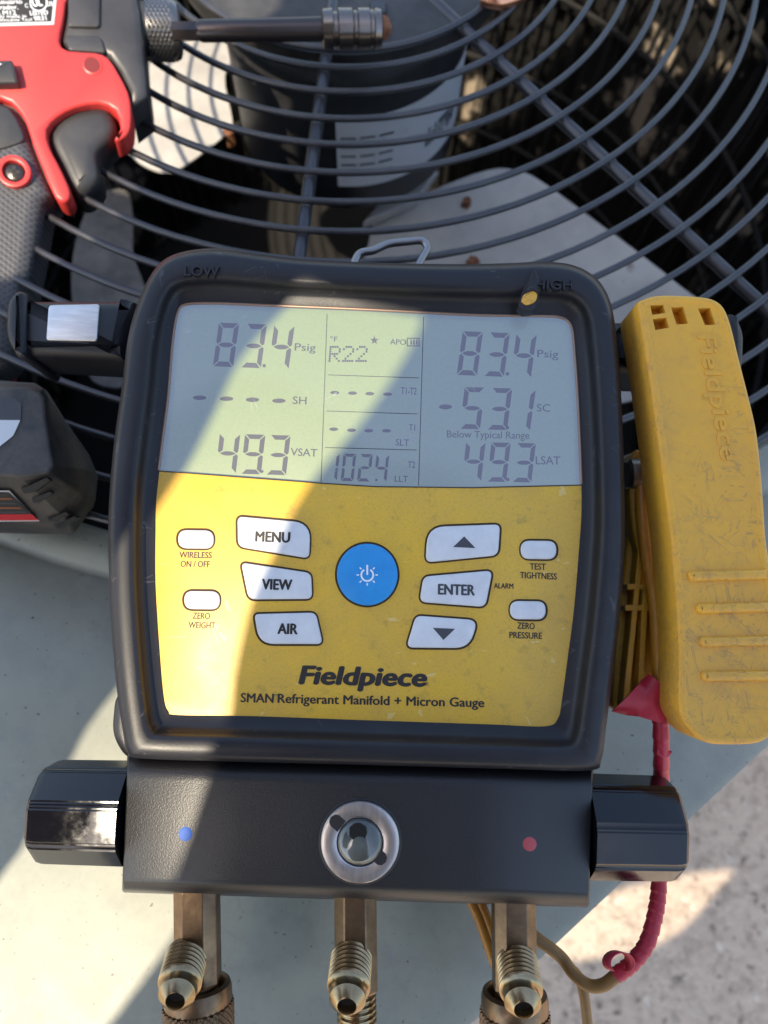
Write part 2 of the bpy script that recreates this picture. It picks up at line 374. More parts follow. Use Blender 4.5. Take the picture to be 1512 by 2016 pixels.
# ================================================================== air conditioner
CEN = on_z(678, -176, ZG); CX, CY = CEN.x, CEN.y
def rad_at(px, py, z): p = on_z(px, py, z); return math.hypot(p.x - CX, p.y - CY)
RH = rad_at(183, 1047, 0)                                # opening of the top panel
RB = rad_at(120, 1112, 0)                                # pressed bead round it
e0, e1 = on_z(1512, 1478, 0), on_z(1050, 1912, 0)        # the panel's visible edge
ed = (e1 - e0).normalized(); en = Vector((ed.y, -ed.x, 0)); en = en if en.dot(e0 - Vector((CX, CY, 0))) > 0 else -en
DE = en.dot(e0 - Vector((CX, CY, 0)))                    # distance of that edge from the fan's axis
ac = root('air_conditioner', 'pale grey green outdoor condenser unit with round black wire fan guard on top', 'air conditioner', Matrix.Translation((CX, CY, 0)))
U1, U2 = en, Vector((-en.y, en.x, 0))
def sq(a, r):                                            # radius r circle direction -> rounded square boundary of half size r
    c_, s_ = cos(a), sin(a); k = r / max(abs(c_), abs(s_))
    k = min(k, r*1.36)
    return U1*(c_*k) + U2*(s_*k)
NP = 192
def circ(r, z, n=NP): return [U1*(cos(2*pi*i/n)*r) + U2*(sin(2*pi*i/n)*r) + Vector((0, 0, z)) for i in range(n)]
rings = [circ(RH - .004, -.030), circ(RH - .004, -.010), circ(RH - .0015, -.002), circ(RH + .004, 0), circ(RB - .0026, 0), circ(RB - .0012, -.0016), circ(RB + .0006, -.0016), circ(RB + .0020, 0)]
rings += [[sq(2*pi*i/NP, DE*f) for i in range(NP)] if f >= 1 else [circ(RB + .002, 0)[i].lerp(sq(2*pi*i/NP, DE), f) for i in range(NP)] for f in (.3, .7)]
q = [sq(2*pi*i/NP, DE - .004) for i in range(NP)]; rings.append(q)
rings.append([v + Vector((0, 0, -.0012)) for v in [sq(2*pi*i/NP, DE - .001) for i in range(NP)]])
rings.append([v + Vector((0, 0, -.005)) for v in [sq(2*pi*i/NP, DE) for i in range(NP)]])
rings.append([v + Vector((0, 0, -.030)) for v in [sq(2*pi*i/NP, DE) for i in range(NP)]])
vs, fs = loft(rings, False, False); mesh('top_panel', vs, fs, MT['sheet'], ac, 50)
for k in range(4):
    a = k*pi/2; c0, c1 = U1*cos(a) + U2*sin(a), U2*cos(a) - U1*sin(a)
    vs, fs = box(c0*(DE - .012) + Vector((0, 0, -.335)), c0*.004, c1*(DE - .06), Vector((0, 0, .285)))
    mesh('side_panel', vs, fs, MT['sheet'], ac, 0)
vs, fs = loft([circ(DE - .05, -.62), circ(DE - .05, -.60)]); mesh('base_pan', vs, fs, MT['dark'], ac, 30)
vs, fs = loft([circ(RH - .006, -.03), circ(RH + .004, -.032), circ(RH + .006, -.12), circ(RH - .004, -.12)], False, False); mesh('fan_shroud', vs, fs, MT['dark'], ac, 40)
RC = RH + .03
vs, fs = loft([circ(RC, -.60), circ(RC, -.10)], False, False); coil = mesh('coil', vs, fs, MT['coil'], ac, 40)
parts = []
for i in range(150):
    a = 2*pi*i/150 + random.uniform(-.008, .008); p = U1*(cos(a)*(RC - .012)) + U2*(sin(a)*(RC - .012))
    b_ = a + random.uniform(-.02, .02); p2 = U1*(cos(b_)*(RC - .010)) + U2*(sin(b_)*(RC - .010))
    parts.append(tube_geo([p + Vector((0, 0, -.60)), p2 + Vector((0, 0, -.11))], random.choice((.0016, .0022, .004)), 5))
for z in (-.17, -.26, -.36, -.46):
    pa = [U1*(cos(a_*pi/40)*(RC - .016)) + U2*(sin(a_*pi/40)*(RC - .016)) + Vector((0, 0, z)) for a_ in range(81)]
    parts.append(tube_geo(pa, .003, 5))
vs, fs = merge(parts); o = mesh('coil_wires', vs, fs, MT['dark'], coil, 40); o['kind'] = 'stuff'
# fan guard
H0 = .274; radii = [x*H0 for x in (.353, .3948, .4499, .5092, .5648, .6233, .6829, .7413, .7997)]
r = radii[-1]
while r + .0163 < RH + .012: r += .0162; radii.append(r)
n = 96
gp_ = []
for rr, z in ((0, .0), (radii[0] - .004, 0), (radii[0] - .0015, -.001), (radii[0] - .001, -.004), (radii[0] - .002, -.011)): gp_.append(circ(max(rr, .001), ZG - .003 + z, n))
vs, fs = loft(gp_, True, False); guard = mesh('fan_guard', vs, fs, MT['plate'], ac, 40)
for i, rr in enumerate(radii):
    path = circ(rr, ZG, 128); rw = .00160
    rg = [[p*1 + (p - Vector((0, 0, ZG))).normalized()*(cos(2*pi*k/8)*rw) + Vector((0, 0, sin(2*pi*k/8)*rw)) for k in range(8)] for p in path]
    vs, fs = loft(rg + [rg[0]], False, False); mesh('guard_ring', vs, fs, MT['guard'], guard, 60)
def spoke_dir(dr):
    dz = Vector((0, 0, .0042)); up = Vector((0, 0, 1)); sd = dr.cross(up)
    parts = [tube_geo([dr*.045 + Vector((0, 0, ZG)) - dz, dr*(RH + .008) + Vector((0, 0, ZG)) - dz], .0031, 14)]
    for rr in radii:
        for q in (-1, 1):
            c_ = dr*(rr + random.uniform(-.0003, .0003)) + Vector((0, 0, ZG - .0014)) + sd*(q*.0009)
            k_ = random.uniform(.8, 1.3); parts.append(loft([[c_ + dr*(cos(2*pi*i/7)*.0024*k_*m_) + sd*(sin(2*pi*i/7)*.0016*m_) + up*z_ for i in range(7)] for m_, z_ in ((1, -.001), (.85, .0002), (.45, .0008))]))
    mesh('guard_spoke', *merge(parts), MT['guard'], guard, 60)
def spoke(px, py, px0, py0):
    a = on_z(px0, py0, ZG) - Vector((CX, CY, 0)); b = on_z(px, py, ZG) - Vector((CX, CY, 0)); spoke_dir((b - a).normalized())
for pp in ((587, 500, 654, 0), (1496, 580, 921, 50)): spoke(*pp)
s1 = (on_z(587, 500, ZG) - CEN); s2 = (on_z(1496, 580, ZG) - CEN)
dang = math.atan2(s2.y, s2.x) - math.atan2(s1.y, s1.x)
for k in (2, 3, 4, 5):
    a = math.atan2(s1.y, s1.x) + dang*k
    if k*dang > 2*pi - dang*.5: break
    spoke_dir(Vector((cos(a), sin(a), 0)))
W = WFrame((CX, CY, 0))
pb = W(752, 52, 10)
mesh('rust_ring', *loft([[pb + Vector((cos(a*pi/12)*r_*.85, sin(a*pi/12)*r_*1.5, z_)) for a in range(24)] for r_, z_ in ((.0062, -.0025), (.0052, .0004), (.0035, .0004), (.003, -.001))], False, True), MT['rust'], guard, 40)
lathe('plate_bolt', W(744, 22, 9), Vector((0, 0, 1)), [(-.002, .0052), (.002, .005), (.003, .004)], MT['guard'], guard, 6)
# motor and fan
MR = .074
ax = Vector((0, 0, 0))
motor = lathe('fan_motor', Vector((0, 0, -.135)), Vector((0, 0, 1)), [(0, MR*.82), (.003, MR*.93), (.010, MR), (.105, MR), (.112, MR*.93), (.140, MR*.5)], MT['motor'], ac, 64)
def on_motor(a, z, e=.0006): return U1*(cos(a)*(MR + e)) + U2*(sin(a)*(MR + e)) + Vector((0, 0, z))
def ang_of(px, py, z): p = on_z(px, py, z) - Vector((CX, CY, 0)); return math.atan2(p.dot(U2), p.dot(U1))
am = ang_of(690, 400, -.1)
vs, fs = [], []
for i in range(25):
    a = am + radians(-6 + i*4.6)
    vs += [on_motor(a, -.105), on_motor(a, -.05)]
    if i: fs.append((2*i-2, 2*i, 2*i+1, 2*i-1))
lab = mesh('motor_label', vs, fs, MT['label'], motor, 60)
parts = []
for j in range(5):
    for i in range(3): 
        a0 = am + radians(-4 + i*9); z = -.066 - j*.007
        parts.append(([on_motor(a0, z, .001), on_motor(a0 + radians(7), z, .001), on_motor(a0 + radians(7), z + .0014, .001), on_motor(a0, z + .0014, .001)], [(0, 1, 2, 3)]))
for i in range(16):
    a0 = am + radians(40 + i*1.5)
    for j in range(3):
        if random.random() < .7:
            z = -.080 - j*.005; parts.append(([on_motor(a0, z, .001), on_motor(a0 + radians(1.1), z, .001), on_motor(a0 + radians(1.1), z + .004, .001), on_motor(a0, z + .004, .001)], [(0, 1, 2, 3)]))
o = mesh('label_print', *merge(parts), MT['greyink'], motor, 0); o['kind'] = 'stuff'
def blade(pts, z, twist, mt='blade'):
    base = [W(x, y, 0) for x, y in pts]; base = [on_z(x, y, z) - Vector((CX, CY, 0)) for x, y in pts]
    cc = sum(base, Vector())/len(base); rd = Vector((cc.x, cc.y, 0)).normalized(); tg = Vector((-rd.y, rd.x, 0))
    top = [p + Vector((0, 0, (p - cc).dot(tg)*twist)) for p in base]; bot = [p - Vector((0, 0, .0015)) for p in top]
    mesh('fan_blade', *loft([bot, top]), MT[mt], ac, 30)
blade(spline([(Vector(p)) for p in ((470, 60), (440, 135), (457, 235), (450, 262), (400, 312), (350, 350), (318, 353), (280, 335), (240, 300), (150, 240), (120, 120), (250, 40), (380, 20))], 4), -.15, .12)
blade(spline([(Vector(p)) for p in ((715, 520), (726, 470), (745, 425), (850, 378), (960, 345), (1020, 350), (1070, 376), (1171, 450), (1226, 490), (1331, 572), (1400, 640), (1330, 760), (1100, 800), (850, 780), (740, 640))], 4), -.155, .10)
blade(spline([(Vector(p)) for p in ((175, 380), (240, 360), (258, 420), (262, 500), (300, 620), (280, 760), (190, 760), (150, 640), (140, 500))], 4), -.18, .10, 'shaded_grimy')
for px_, py_, r_ in ((920, 393, .0035), (932, 513, .0045), (450, 258, .004)):
    p = on_z(px_, py_, -.1475) - Vector((CX, CY, 0)); mesh('rust_spot', *loft([[p + Vector((cos(a*pi/6)*r_*random.uniform(.7, 1.2), sin(a*pi/6)*r_*random.uniform(.7, 1.2), z_)) for a in range(12)] for z_ in (-.012, 0)]), MT['rust'], ac, 0)
o = mesh('motor_bracket', *box(W(790, 392, -150), (W(860, 370, -150) - W(735, 421, -150))*.42, (W(830, 350, -150) - W(770, 430, -150))*.40, Vector((0, 0, .004))), MT['blade'], ac, 0, .002)

# ================================================================== manifold gauge
gauge = root('manifold_gauge', 'black and yellow digital refrigerant manifold gauge with three brass ports below', 'gauge', G.m)
OUT = [(240,760),(252,665),(270,600),(300,536),(340,502),(416,489),(502,499),(597,510),(740,517),(899,520),(1000,518),(1068,515),(1125,521),(1169,543),(1197,582),(1211,640),(1222,760),(1228,900),(1230,1050),(1226,1150),(1216,1250),(1204,1350),(1193,1435),(1184,1495),(1160,1517),(1000,1514),(720,1506),(480,1500),(285,1494),(252,1482),(242,1440),(229,1350),(217,1200),(213,1050),(217,950),(227,850)]
INN = [(331,780),(338,690),(344,640),(351,612),(366,599),(420,597),(502,600),(597,604),(740,610),(899,618),(1000,621),(1068,622),(1100,624),(1118,632),(1127,650),(1131,690),(1138,790),(1143,900),(1145,1000),(1140,1080),(1130,1200),(1117,1300),(1106,1380),(1098,1415),(1072,1430),(960,1426),(720,1418),(500,1410),(352,1408),(331,1400),(322,1370),(314,1280),(306,1150),(306,1050),(308,980),(322,860)]
oS, iS = spline(OUT_ := [Vector(p) for p in OUT], 5), spline([Vector(p) for p in INN], 5)
def bez(t, h): return [G(*(i_.lerp(o_, t)), h) for i_, o_ in zip(iS, oS)]
rings = [bez(-.02, -2.5), bez(0, .1), bez(.04, .3), bez(.20, .7), bez(.32, 1.9), bez(.39, 4.0), bez(.445, 5.7), bez(.50, 6.5), bez(.58, 6.85), bez(.72, 6.95), bez(.87, 6.8), bez(.94, 5.9), bez(.98, 4.0), bez(1.0, 1.5)]
last = rings[-1]
for dz, ins in ((-6, .0002), (-20, .001), (-40, .003), (-46, .008)): rings.append(inset(lift(last, dz), ins))
mesh('rubber_boot', *loft(rings, False, True), MT['boot'], gauge, 60)
# rear case
rc = rounded([(222, 1360, 30), (330, 1350, 30), (1100, 1360, 30), (1190, 1372, 40), (1178, 1508, 30), (245, 1500, 25), (214, 1450, 30)])
plate('rear_case', G, rc, -40, -9, MT['powder'], gauge, 3)
# face plate and window
SPLIT = [(1145, 955), (930, 960), (740, 958), (629, 951), (470, 939), (312, 927)]
face = [(312, 927), (308, 980), (306, 1050), (306, 1150), (314, 1280), (322, 1370), (331, 1400), (352, 1408), (500, 1410), (720, 1418), (960, 1426), (1072, 1430), (1098, 1415), (1106, 1380), (1117, 1300), (1130, 1200), (1140, 1080), (1145, 1000)] + SPLIT[:-1]
def grow(pts, c, k): return [(c[0] + (x - c[0])*k, c[1] + (y - c[1])*k) for x, y in pts]
fp = [(x - 6 if x < 330 else x + 6 if x > 1090 else x, y + 6 if y > 1395 else y) for x, y in face]
faceplate = plate('face_plate', G, fp, -3, 0, MT['yellow'], gauge, .1)
win = [(312, 926), (322, 850), (331, 780), (338, 690), (344, 640), (351, 612), (366, 599), (420, 597), (502, 600), (740, 610), (930, 620), (1068, 622), (1100, 624), (1118, 632), (1127, 650), (1131, 690), (1138, 790), (1145, 953), (930, 958), (740, 956), (629, 949), (470, 937)]
HL = -1.6
lcd = [(300, 940), (312, 850), (322, 780), (330, 640), (345, 590), (502, 588), (740, 598), (930, 606), (1100, 610), (1140, 640), (1150, 790), (1158, 970), (930, 975), (629, 965)]
screen = plate('screen', G, lcd, HL - 1.5, HL, MT['lcd'], gauge, .1)
vs = [G(x, y, .12) for x, y in win]
mesh('screen_lens', vs, [tuple(range(len(vs)))], MT['lens'], gauge, 0)
ln = gauge.children[-1].data
if ln.polygons[0].normal.z < 0: ln.flip_normals()
# thin bronze edge round the window
edge_px = [(312, 926), (322, 850), (331, 780), (338, 690), (344, 640), (351, 612), (366, 599), (420, 597), (502, 600), (740, 610), (930, 620), (1068, 622), (1100, 624), (1118, 632), (1127, 650), (1131, 690), (1138, 790), (1145, 953)]
tube('window_edge', [G(x, y, .15) for x, y in [tuple(v) for v in spline([Vector(p) for p in edge_px], 3, False)]], .00045, MT['bronze'], gauge, 8)
tube('window_seam', [G(x, y, .05) for x, y in SPLIT], .00016, MT['ink'], gauge, 6)
# lcd print
HS = HL + .05
def lcd_poly(name, polys, mat=MT['seg']):
    parts = []
    for p in polys: parts.append(([G(x, y, HS) for x, y in p], [tuple(range(len(p)))]))
    return mesh(name, *merge(parts), mat, screen, 0)
SEG = {'a': [(.05,0),(.95,0),(.74,.115),(.26,.115)], 'd': [(.26,.885),(.74,.885),(.95,1),(.05,1)],
       'f': [(0,.02),(.23,.13),(.23,.425),(.09,.485),(0,.45)], 'b': [(1,.02),(1,.45),(.91,.485),(.77,.425),(.77,.13)],
       'e': [(0,.55),(.09,.515),(.23,.575),(.23,.87),(0,.98)], 'c': [(1,.55),(1,.98),(.77,.87),(.77,.575),(.91,.515)],
       'g': [(.11,.5),(.24,.465),(.38,.447),(.62,.447),(.76,.465),(.89,.5),(.76,.535),(.62,.553),(.38,.553),(.24,.535)]}
DIG = {'0': 'abcdef', '1': 'bc', '2': 'abged', '3': 'abgcd', '4': 'fgbc', '5': 'afgcd', '8': 'abcdefg', '9': 'abcdfg'}
def digit(ch, TL, TR, BL):
    T, R_, B = Vector(TL), Vector(TR) - Vector(TL), Vector(BL) - Vector(TL)
    lcd_poly('lcd_digit', [[tuple(T + R_*x + B*y) for x, y in SEG[s]] for s in DIG[ch]])
def row(s, x, y, pitch, w, h, sl, drop):
    for i, ch in enumerate(s):
        if ch == ' ': continue
        xx = x + pitch*i; yy = y + drop*i
        digit(ch, (xx, yy), (xx + w, yy + drop*w/pitch), (xx - sl, yy + h))
def oval(cx, cy, w, h, n=14): return [(cx + cos(2*pi*k/n)*w/2, cy + sin(2*pi*k/n)*h/2) for k in range(n)]
row('834', 431, 635, 54.5, 40, 86, 12, 2.2); lcd_poly('lcd_point', [oval(520, 720, 7, 7)])
row('493', 433, 853, 49.5, 40, 78, 9, 1.6); lcd_poly('lcd_point', [oval(516, 928, 6, 6)])
row('834', 911, 652, 53, 40, 86, 12, 2.2); lcd_poly('lcd_point', [oval(999, 736, 7, 7)])
row('53', 915, 762, 53.5, 40, 82, 10, 1.6); digit('1', (1016, 766), (1055, 767), (1004, 848)); lcd_poly('lcd_point', [oval(999, 842, 7, 7)])
row('493', 918, 870, 49.5, 38, 77, 9, 1.0); lcd_poly('lcd_point', [oval(1000, 944, 7, 7)])
row('1024', 644, 892, 32.5, 25, 54, 6, .8); lcd_poly('lcd_point', [oval(741, 945, 5, 5)])
for x, y in ((393, 783), (446, 785), (497, 787), (549, 789)): lcd_poly('lcd_dash', [oval(x, y, 27, 9)])
for x, y in ((659, 773), (694, 774), (728, 775), (763, 776), (657, 845), (692, 847), (726, 848), (761, 848)): lcd_poly('lcd_dash', [oval(x, y, 18, 7)])
lcd_poly('lcd_dash', [oval(877, 801, 26, 10)])
def lt(s, x0, y0, x1, y1, cap, bold=.012): return text('lcd_text', s, G, (x0, y0), (x1, y1), cap, HS, MT['seg'], screen, bold)
lt('Psig', 580, 690, 621, 691.5, 15); lt('SH', 576, 795, 603, 796, 15); lt('VSAT', 572, 897, 624, 899, 15)
lt('°F', 650, 672, 664, 672.5, 10); lt('APO', 768, 678, 799, 679, 11)
lt('T1-T2', 789, 776, 820, 777, 14); lt('T1', 805, 848, 817, 848.5, 13); lt('SLT', 779, 877, 805, 878, 13); lt('T2', 803, 921, 817, 921.5, 13); lt('LLT', 777, 948, 803, 949, 12)
lt('Psig', 1058, 703, 1099, 704.5, 15); lt('SC', 1057, 810, 1083, 810.5, 15); lt('LSAT', 1055, 914, 1103, 914.5, 16); lt('Below Typical Range', 880, 861, 1042, 864, 14)
st = []
for k in range(10):
    r_ = 9 if k % 2 == 0 else 3.6; a = -pi/2 + k*pi/5; st.append((737 + cos(a)*r_, 670 + sin(a)*r_))
lcd_poly('lcd_star', [st])
bx_ = lambda x0, y0, x1, y1: [(x0, y0), (x1, y0), (x1, y1), (x0, y1)]
lcd_poly('lcd_battery', [bx_(801, 665, 826, 667), bx_(801, 680, 826, 682), bx_(824, 667, 826, 680), bx_(801, 667, 803, 680), bx_(798, 670, 800, 677), bx_(808, 668.5, 811, 678.5), bx_(813.5, 668.5, 816.5, 678.5), bx_(819, 668.5, 822, 678.5)])
FONT57 = {'R': ['####.', '#...#', '#...#', '####.', '#.#..', '#..#.', '#...#'], '2': ['.###.', '#...#', '....#', '...#.', '..#..', '.#...', '#####']}
dots = []
for i, ch in enumerate('R22'):
    for r_, line in enumerate(FONT57[ch]):
        for c_, q in enumerate(line):
            if q == '#':
                x = 649 + i*26.5 + c_*4.6 - r_*.4; y = 681 + r_*4.6; dots.append(bx_(x, y, x + 4.0, y + 4.0))
lcd_poly('lcd_text', dots)
def lcd_line(x0, y0, x1, y1, w=1.5):
    d_ = Vector((x1 - x0, y1 - y0)).normalized(); nn = Vector((-d_.y, d_.x))*w/2
    lcd_poly('lcd_line', [[(x0 + nn.x, y0 + nn.y), (x1 + nn.x, y1 + nn.y), (x1 - nn.x, y1 - nn.y), (x0 - nn.x, y0 - nn.y)]], MT['segd'])
for l_ in ((644, 618, 632, 951), (834, 624, 824, 956), (646, 738, 825, 744), (643, 809, 822, 815), (640, 881, 820, 886)): lcd_line(*l_)
# buttons
def button(outline, lab=None, cap=19, mat=MT['white'], span=None):
    cx = sum(p[0] for p in outline)/len(outline); cy = sum(p[1] for p in outline)/len(outline)
    base = [G(x, y, .2) for x, y in outline]
    gap = lift(inset(base, -.00055), -.14)
    mesh('button_gap', gap, [tuple(range(len(gap)))], MT['gap'], faceplate, 0)
    b_ = plate('button', G, outline, -.5, 1.1, mat, faceplate.parent, .5)
    if lab: text('button_text', lab, G, span[0], span[1], cap, 1.16, MT['ink'] if lab != 'ENTER' else MT['greyink'], b_, .042)
    return b_
button(rounded([(467,1016,12),(611,1029,44),(608,1099,12),(468,1076,14)]), 'MENU', 20, span=((503, 1066), (570, 1068)))
button(rounded([(474,1107,12),(612,1128,12),(614,1179,12),(489,1180,14)]), 'VIEW', 20, span=((516, 1160), (574, 1161.5)))
button(rounded([(500,1209,10),(621,1206,12),(635,1268,12),(510,1268,52)]), 'AIR', 20, span=((547, 1247.5), (585, 1248.5)))
b = button(rounded([(842,1037,52),(985,1032,12),(981,1093,14),(838,1107,14)]))
def ink_poly(pts, h, parent, mat=MT['greyink'], name='button_symbol'): return mesh(name, [G(x, y, h) for x, y in pts], [tuple(range(len(pts)))], mat, parent, 0)
ink_poly([(914, 1056), (936, 1079), (892, 1077)], 1.16, b)
button(rounded([(834,1135,12),(970,1123,14),(956,1195,14),(826,1185,14)]), 'ENTER', 20, span=((863, 1170), (934, 1172)))
b = button(rounded([(819,1212,12),(941,1221,20),(924,1276,46),(800,1275,14)]))
ink_poly([(852, 1236), (896, 1238), (873, 1260)], 1.16, b)
def stadium(cx, cy, w, h): return rounded([(cx - w/2, cy - h/2, h/2*.98), (cx + w/2, cy - h/2 + .8, h/2*.98), (cx + w/2, cy + h/2 + .8, h/2*.98), (cx - w/2, cy + h/2, h/2*.98)], 8)
for x, y in ((385, 1061), (397, 1181), (1061, 1082), (1040, 1201)): button(stadium(x, y, 70, 36))
pw = button([(723 + cos(2*pi*k/48)*60, 1131 + sin(2*pi*k/48)*61) for k in range(48)], mat=MT['blue'])
arc = []
a0, a1 = radians(-60), radians(240)
ao = [(723 + cos(a0 + (a1-a0)*k/24)*13.5, 1132 + sin(a0 + (a1-a0)*k/24)*13.5) for k in range(25)]; ai = [(723 + cos(a0 + (a1-a0)*k/24)*10, 1132 + sin(a0 + (a1-a0)*k/24)*10) for k in range(25)]
vs = [G(x, y, 1.16) for x, y in ao + ai]; fs = [(k, k+1, k+26, k+25) for k in range(24)]
parts = [(vs, fs), ([G(x, y, 1.16) for x, y in bx_(721.3, 1112, 724.9, 1132)], [(0, 1, 2, 3)])]
for k in range(8):
    a = -pi/2 + k*pi/4
    if k == 0: continue
    c_, s_ = cos(a), sin(a); x, y = 723, 1132
    parts.append(([G(x + c_*r_ - s_*w_, y + s_*r_ + c_*w_, 1.16) for r_, w_ in ((16, 1.3), (21, 1.3), (21, -1.3), (16, -1.3))], [(0, 1, 2, 3)]))
mesh('power_symbol', *merge(parts), MT['whiteink'], pw, 0)
def print_(s, x0, y0, x1, y1, cap, bold=.024, mat=MT['ink'], **kw): return text('printed_text', s, G, (x0, y0), (x1, y1), cap, .06, mat, faceplate, bold, **kw)
print_('WIRELESS', 353, 1098, 416.5, 1099, 12); print_('ON / OFF', 355.5, 1116, 412.5, 1117, 12)
print_('ZERO', 379, 1218, 413, 1219, 12); print_('WEIGHT', 371, 1236.5, 423, 1237.5, 12)
print_('TEST', 1043.5, 1121, 1074, 1122, 12); print_('TIGHTNESS', 1024, 1138, 1096, 1141, 12)
print_('ALARM', 972.5, 1158, 1010.5, 1159, 10); print_('ZERO', 1018.5, 1237.5, 1052.5, 1239, 12); print_('PRESSURE', 1003, 1256, 1067, 1258, 12)
print_('Fieldpiece', 590, 1346, 836, 1351, 34, .060, MT['ink'], slant=.20); print_('®', 837.5, 1350, 844, 1350, 7, 0)
print_('SMAN', 474, 1382, 538, 1383.5, 17, .034, MT['ink']); print_('TM', 539, 1371, 547, 1371, 4, .0); print_('Refrigerant Manifold + Micron Gauge', 547, 1383.5, 953, 1392, 17, .034, MT['ink'])
# raised letters on the boot, torn corner
boot = [o for o in gauge.children if o.name.startswith('rubber_boot')][0]
text('raised_text', 'LOW', G, (364, 545), (432, 546), 20, 6.7, MT['boot'], boot, .02, ext=2.0)
text('raised_text', 'HIGH', G, (1052, 571), (1126, 573), 20, 6.7, MT['boot'], boot, .02, ext=2.0)
tear = [(1052, 528), (1062, 545), (1060, 572), (1060, 596), (1050, 612), (1030, 612), (1020, 600), (1028, 576), (1040, 545)]
mesh('torn_slot', [G(x, y, 7.15) for x, y in tear], [tuple(range(len(tear)))], MT['ink'], boot, 0)
plate('exposed_case', G, [tuple(v) for v in spline([Vector(p) for p in ((1033, 578), (1050, 572), (1058, 580), (1053, 594), (1036, 600), (1027, 592))], 3)], 6.9, 7.9, MT['clamp'], boot, .3)
plate('torn_flap', G, [(1050, 527), (1060, 545), (1058, 575), (1050, 571), (1033, 577), (1043, 548)], 6.8, 8.4, MT['boot'], boot, .4)
plate('torn_flap', G, [(1028, 594), (1036, 601), (1053, 595), (1060, 590), (1052, 610), (1032, 612), (1021, 602)], 3.5, 7.7, MT['boot'], boot, .4)
# manifold block
prof = [(1486, -30), (1486, -6)] + [(1490 + 52*(1-cos(a)), -6 + 7.0*sin(a)) for a in [i*pi/2/8 for i in range(9)]] + [(1750 + 30*sin(a), -5 + 6.0*cos(a)) for a in [i*pi/2/8 for i in range(9)]] + [(1784, -30)]
def bar_ring(t):
    out = []
    for y, h in prof:
        f = (y - 1504)/280; xl = 250 + (240 - 250)*f; xr = 1168 + (1160 - 1168)*f
        x = xl + (xr - xl)*t; yy = y + (-4 - 23*f)*(1 - t) + (20 - 17*f)*t
        out.append(G(x, yy, h))
    return out
rg = [bar_ring(t_) for t_ in (0.0, .004, .25, .5, .75, .996, 1.0)]
for k in (0, -1):
    c_ = sum(rg[k], Vector())/len(rg[k]); rg[k] = [Vector((p.x, c_.y + (p.y - c_.y)*.975, c_.z + (p.z - c_.z)*.985 - .0003)) for p in rg[k]]
block = mesh('manifold_block', *loft(rg), MT['powder'], gauge, 40)
# sight glass
sgc = G(709, 1656, 1.0); sr = (G(709 + 100, 1656, 1.0) - sgc).length/100
def disc_ring(c, r, h, n=64): return [Vector((c.x + cos(2*pi*k/n)*r, c.y + sin(2*pi*k/n)*r, h*.001)) for k in range(n)]
mesh('sight_glass_seat', *loft([disc_ring(sgc, sr*82, 1.05), disc_ring(sgc, sr*79, 1.25), disc_ring(sgc, sr*76, 1.05)], True, False), MT['ink'], block, 40)
sg = mesh('sight_glass_ring', *loft([disc_ring(sgc, sr*77, .9), disc_ring(sgc, sr*77, 1.7), disc_ring(sgc, sr*75, 2.0), disc_ring(sgc, sr*71, 2.15), disc_ring(sgc, sr*48, 2.15), disc_ring(sgc, sr*46, 2.0), disc_ring(sgc, sr*45, .6)], False, False), MT['nickel'], gauge, 30)
for (x, y) in ((662, 1618), (748, 1689)):
    p = G(x, y, 2.2); d_ = (p - sgc); d_.z = 0; d_.normalize(); w_ = Vector((-d_.y, d_.x, 0))
    sl_ = [p + d_*(a_*sr) + w_*(b_*sr) for a_, b_ in ((-14, -13), (4, -13), (11, -9), (14, 0), (11, 9), (4, 13), (-14, 13))]
    mesh('wrench_slot', *loft([lift(sl_, -.8), lift(sl_, .02)]), MT['rust'] if 0 else MT['ink'], sg, 0)
mesh('sight_lens', *loft([disc_ring(sgc, sr*46*cos(a), 1.0 + 3.2*sin(a)) for a in [i*pi/2/9*.98 for i in range(10)]], False, True), MT['sight'], sg, 60)
pc = G(705, 1637, 3.4); mesh('sight_indicator', *loft([disc_ring(pc, sr*18, 3.55, 28), disc_ring(pc, sr*17, 4.02, 28)]), MT['pupil'], sg, 50)
for x, y, mt in ((365, 1642, 'bluedot'), (1043, 1662, 'reddot')):
    p = G(x, y, 1.1); mesh('colour_dot', *loft([disc_ring(p, sr*13.5*cos(a), 1.0 + .14*sin(a), 24) for a in (0, .5, .9, 1.4)]), MT[mt], block, 60)
# valve knobs
def knob(px_in, px_out, py, r, sgn):
    h = -9.0; a, b_ = G(px_in, py, h), G(px_out, py + (px_out - px_in)*.022, h); d_ = (b_ - a); L = d_.length; NF = 8; ph = .30 if sgn > 0 else .56
    def rf(a_, s):
        x = (a_*NF/(2*pi) + ph) % 1.0; e = min(x, 1 - x)
        flat = cos(pi/NF)/cos((x - .5)*2*pi/NF)
        return flat*(.955 if e < .035 else .975 if e < .10 else 1.0)
    profk = [(-.002, r), (0, r), (L*.86, r*.985), (L*.93, r*.955), (L*.965, r*.90), (L*.985, r*.80), (L, r*.55)]
    return lathe('valve_knob', a, d_, profk, MT['gloss'], gauge, 200, True, 24, rf)
knob(247, 84, 1599, .0146, -1); knob(1163, 1328, 1625, .0146, 1)
